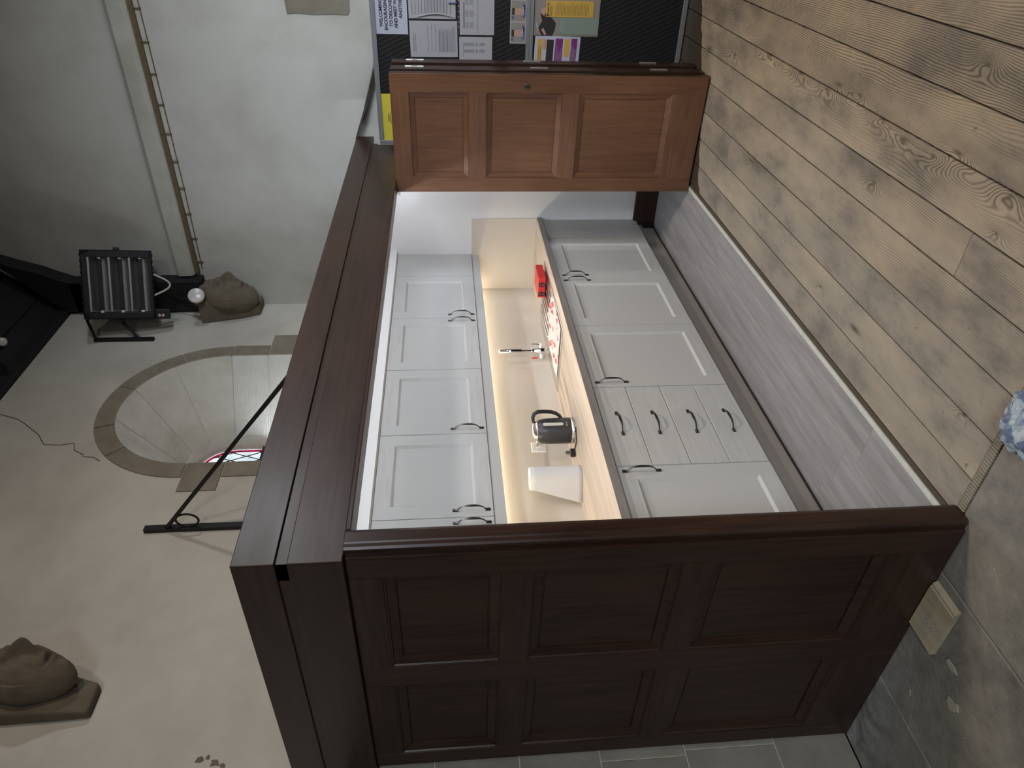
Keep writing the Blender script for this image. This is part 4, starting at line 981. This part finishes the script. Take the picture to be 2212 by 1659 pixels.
# ------------------------------------------------------------------ spot lamps
def par_lamp(name, label, c, aim, back, r):
    t = thing(name, label, 'lamp', tuple(c)); c = Vector(c); a = (Vector(aim) - c).normalized()
    q = a.to_track_quat('Z', 'Y').to_matrix().to_4x4(); T_ = Matrix.Translation(c) @ q
    b = MB(); b.lathe([(0, .004), (r * .5, .003), (r * .9, -.003), (r, -.014), (r * .93, -.03), (r * .55, -.085), (r * .4, -.09)], (0, 0, 0), 28, cap=False); b.xform(T_).build('lamp_glass', M['lampglass'], t, smooth=True)
    b = MB(); b.lathe([(r * .42, -.08), (r * .62, -.082), (r * .62, -.15), (r * .4, -.165), (0, -.165)], (0, 0, 0), 20, cap=False); b.xform(T_).build('lamp_holder', M['black_pl'], t, smooth=True)
    b = MB(); b.tube([T_ @ Vector((0, 0, -.15)), back], .012, 8); b.build('mounting_arm', M['iron'], t, smooth=True)
par_lamp('spot_lamp', 'white reflector spot lamp fixed to the black wall post above the carved corbel', (5.02, 2.735, 3.535), (2.6, 0, 2.9), (5.21, 2.85, 3.80), .062)
par_lamp('spot_lamp', 'small glass spot lamp high under the black roof boards', (4.345, 2.70, 4.618), (2.0, 0, 2.5), (4.45, 2.85, 4.78), .03)

# ------------------------------------------------------------------ carved stone corbel heads
def stone_head(name, label, c, yaw, sz, blocks, tilt=0):
    t = thing(name, label, 'carving', tuple(c))
    bm = bmesh.new(); bmesh.ops.create_icosphere(bm, subdivisions=6, radius=1)
    G = lambda x, z, x0, z0, sx, sz_: math.exp(-((x - x0) / sx) ** 2 - ((z - z0) / sz_) ** 2)
    for v in bm.verts:
        x, y, z = v.co; d = 0
        if y < .25:
            k = min(1, (.25 - y) / .5); ax = abs(x)
            d += .40 * G(ax, z, 0, -.10, .13, .20) + .18 * G(ax, z, 0, .12, .11, .22)           # nose
            d += .13 * G(ax, z, .30, .33, .26, .09)                                               # brow
            d -= .20 * G(ax, z, .33, .15, .17, .12); d += .10 * G(ax, z, .33, .14, .09, .06)        # eye
            d += .10 * G(ax, z, .42, -.20, .2, .2)                                                # cheek
            d += .13 * G(ax, z, 0, -.44, .26, .06) + .13 * G(ax, z, 0, -.60, .22, .06) - .16 * G(ax, z, 0, -.52, .30, .03)
            d += .16 * G(ax, z, 0, -.84, .24, .14)                                                # chin
            d *= k
        d += .12 * G(abs(x), z, 1.0, 0, .2, .25) * (1 if abs(y) < .3 else 0)
        if z > .45: d += .07 * math.sin(9 * x + 3 * math.sin(4 * y)) * min(1, (z - .45) * 3) + .05
        d += .03 * noise.noise(v.co * 3.0) + .012 * noise.noise(v.co * 12.0)
        w = 1 - .18 * max(0, -z)
        v.co = Vector((x * sz[0] * w * (1 + d * .6), y * sz[1] * (1 + 1.35 * d), z * sz[2] * (1 + d * .12)))
    M_ = Matrix.Rotation(yaw, 4, 'Z') @ Matrix.Rotation(tilt, 4, 'X')
    for v in bm.verts: v.co = M_ @ v.co
    me = bpy.data.meshes.new('head'); bm.to_mesh(me); bm.free(); me.materials.append(M['corbel'])
    for p in me.polygons: p.use_smooth = True
    o = bpy.data.objects.new('head', me); C.objects.link(o); o.parent = t
    for nm, loops in blocks:
        b = MB(); b.loft(loops, True, True, True); b.build(nm, M['corbel'], t, bevel=.012)
    return t
def rect_z(x0, x1, y0, y1, z): return [(x0, y0, z), (x1, y0, z), (x1, y1, z), (x0, y1, z)]
stone_head('corbel_head', 'brown carved stone head corbel in the wall corner, under the black post', (5.17, 2.83, 3.345), math.radians(2), (.135, .135, .235),
           [('corbel_block', [rect_z(5.16, 5.33, 2.92, 3.0, 3.12), rect_z(5.10, 5.33, 2.89, 3.0, 3.25), rect_z(5.06, 5.33, 2.86, 3.0, 3.42), rect_z(5.03, 5.33, 2.76, 3.0, 3.55)])], .12)
stone_head('corbel_head', 'grey carved stone head corbel on the window wall, at the frame edge', (1.885, 2.85, 3.44), math.radians(16), (.105, .125, .21),
           [('corbel_block', [rect_z(1.76, 1.90, 2.95, 3.0, 3.17), rect_z(1.755, 1.93, 2.93, 3.0, 3.28), rect_z(1.75, 1.97, 2.90, 3.0, 3.62), rect_z(1.70, 2.02, 2.86, 3.0, 3.90)])], .12)

# ------------------------------------------------------------------ things on the floor
of = thing('wood_offcut', 'pale oak skirting offcut with pencil marks, on the flagstones by the panelled end', 'offcut', (1.335, 1.985, 0))
b = MB(); pr = [(1.872, .0), (1.872, .004), (1.876, .012), (1.884, .017), (1.893, .0165), (1.895, .0205), (2.092, .0215), (2.092, 0)]
b.prism(pr, 'x', 1.268, 1.397); b.build('board', M['oak'], of)
b = MB(); z = .0222
def stroke(pts): b.tube([(x, y, z) for x, y in pts], .0010, 5)
for dy in (0, .010, .021): stroke([(1.352 - dy * .2, 2.040 - dy), (1.334 - dy * .2, 2.046 - dy)])
stroke([(1.314, 1.985), (1.300, 1.975), (1.290, 1.985), (1.292, 1.998), (1.305, 2.0)]); stroke([(1.316, 2.012), (1.309, 2.006), (1.303, 2.014), (1.309, 2.022), (1.316, 2.012), (1.303, 2.024)]); stroke([(1.325, 2.028), (1.303, 2.046)]); stroke([(1.318, 2.046), (1.312, 2.034), (1.30, 2.028)])
stroke([(1.348, 2.005), (1.338, 1.998), (1.330, 2.006), (1.338, 2.014), (1.348, 2.005)]); stroke([(1.350, 1.985), (1.332, 1.975)]); stroke([(1.345, 1.965), (1.326, 1.955), (1.335, 1.945)])
b.build('pencil_mark', M['ink_g'], of)
def chip(label, pts, mat, th=.004):
    b = MB(); b.prism(pts, 'z', -.0008, th); cx = sum(p[0] for p in pts) / len(pts); cy_ = sum(p[1] for p in pts) / len(pts)
    o = b.build('plaster_chip', mat, origin=(cx, cy_, 0), bevel=.001); return tag(o, label, 'debris')
cm = plain('plaster_flake', (.30, .275, .215), .9, var=.15)
chip('long pale plaster flake on the flagstones, nearer the oak offcut', [(1.221, 2.046), (1.226, 2.058), (1.205, 2.068), (1.190, 2.066), (1.166, 2.054), (1.19, 2.043)], cm)
chip('broad pale plaster flake on the flagstones, farther from the oak offcut', [(1.152, 2.148), (1.150, 2.166), (1.122, 2.182), (1.108, 2.168), (1.094, 2.150), (1.112, 2.130), (1.128, 2.142)], cm)
b = MB(); b.box(-.0035, .0035, -.012, .012, 0, .004); b.xform(Matrix.Translation((1.27, 2.325, 0)) @ Matrix.Rotation(.6, 4, 'Z')); o = b.build('wood_splinter', M['oak'], origin=(1.27, 2.325, 0)); tag(o, 'tiny pale wood splinter on the flagstones near the stone wall', 'debris')
b = MB(); bm = bmesh.new(); bmesh.ops.create_icosphere(bm, subdivisions=5, radius=1)
for v in bm.verts:
    p = v.co.copy(); d = 1 + .28 * abs(noise.noise(p * 1.9)) + .16 * noise.noise(p * 4.5) - .10 * abs(noise.noise(p * 8))
    v.co = Vector((p.x * .075 * d, p.y * .10 * d, max(-.042, p.z * .055 * d)))
me = bpy.data.meshes.new('plastic_bag'); bm.to_mesh(me); bm.free(); me.materials.append(M['bag'])
o = bpy.data.objects.new('plastic_bag', me); C.objects.link(o); o.location = (1.355, 1.165, .0435)
for p in me.polygons: p.use_smooth = True
me.set_sharp_from_angle(angle=math.radians(28)); tag(o, 'crumpled white and blue plastic bag on the floor by the board ends', 'bag')

# ------------------------------------------------------------------ light
W = bpy.data.worlds.new('world'); bpy.context.scene.world = W; W.use_nodes = True
bg = W.node_tree.nodes['Background']; bg.inputs[0].default_value = (.62, .66, .72, 1); bg.inputs[1].default_value = .012
def area(name, loc, aim, size, power, col, spread=180):
    l = bpy.data.lights.new(name, 'AREA'); l.energy = power; l.size = size; l.color = col; l.shape = 'DISK'; l.spread = math.radians(spread)
    o = bpy.data.objects.new(name, l); C.objects.link(o); o.location = loc
    o.rotation_euler = (Vector(aim) - Vector(loc)).to_track_quat('-Z', 'Y').to_euler(); return o
def spot(name, loc, aim, ang, power, col, blend=.9, r=.12):
    l = bpy.data.lights.new(name, 'SPOT'); l.energy = power; l.spot_size = math.radians(ang); l.spot_blend = blend; l.shadow_soft_size = r; l.color = col
    o = bpy.data.objects.new(name, l); C.objects.link(o); o.location = loc; o.rotation_euler = (Vector(aim) - Vector(loc)).to_track_quat('-Z', 'Y').to_euler(); return o
area('church_lamp_warm', (.75, -2.2, 4.4), (3.6, 3.0, 2.0), .16, 9, (1.0, .84, .68), 110)
area('church_lamp_cool', (4.75, -2.0, 3.3), (2.6, 2.6, 2.3), .24, 18, (.90, .95, 1.0), 120)
area('side_window', (2.2, -2.6, 2.4), (5.33, 1.1, 2.1), .9, 19, (.80, .90, 1.0), 62)
area('arched_window_daylight', (3.965, 3.60, 2.75), (3.965, 2.0, 2.3), .45, 13, (.82, .90, 1.0), 180)
spot('floor_spot', (2.7, -.45, 5.1), (3.1, .45, 0), 80, 450, (1.0, .87, .72), .9, .2)
spot('door_spot', (1.6, -1.6, 4.2), (4.5, 1.0, .7), 42, 40, (1.0, .74, .50), .8, .1)
spot('wall_wash', (2.2, -2.4, 3.6), (2.0, 3.0, 2.2), 70, 172, (1.0, .84, .69), 1, .15)
area('flag_fill', (-2.5, -2.5, 3.0), (1.0, 1.8, 0), 1.2, 36, (.85, .93, 1.0), 80)  # unseen fill, added to brighten the flagstones and panelled end
sc = bpy.context.scene
sc.view_settings.view_transform = 'Standard'; sc.view_settings.look = 'None'; sc.view_settings.exposure = 0; sc.view_settings.gamma = 1
sc.view_settings.use_curve_mapping = False
sc.cycles.max_bounces = 8; sc.cycles.diffuse_bounces = 5; sc.cycles.glossy_bounces = 4
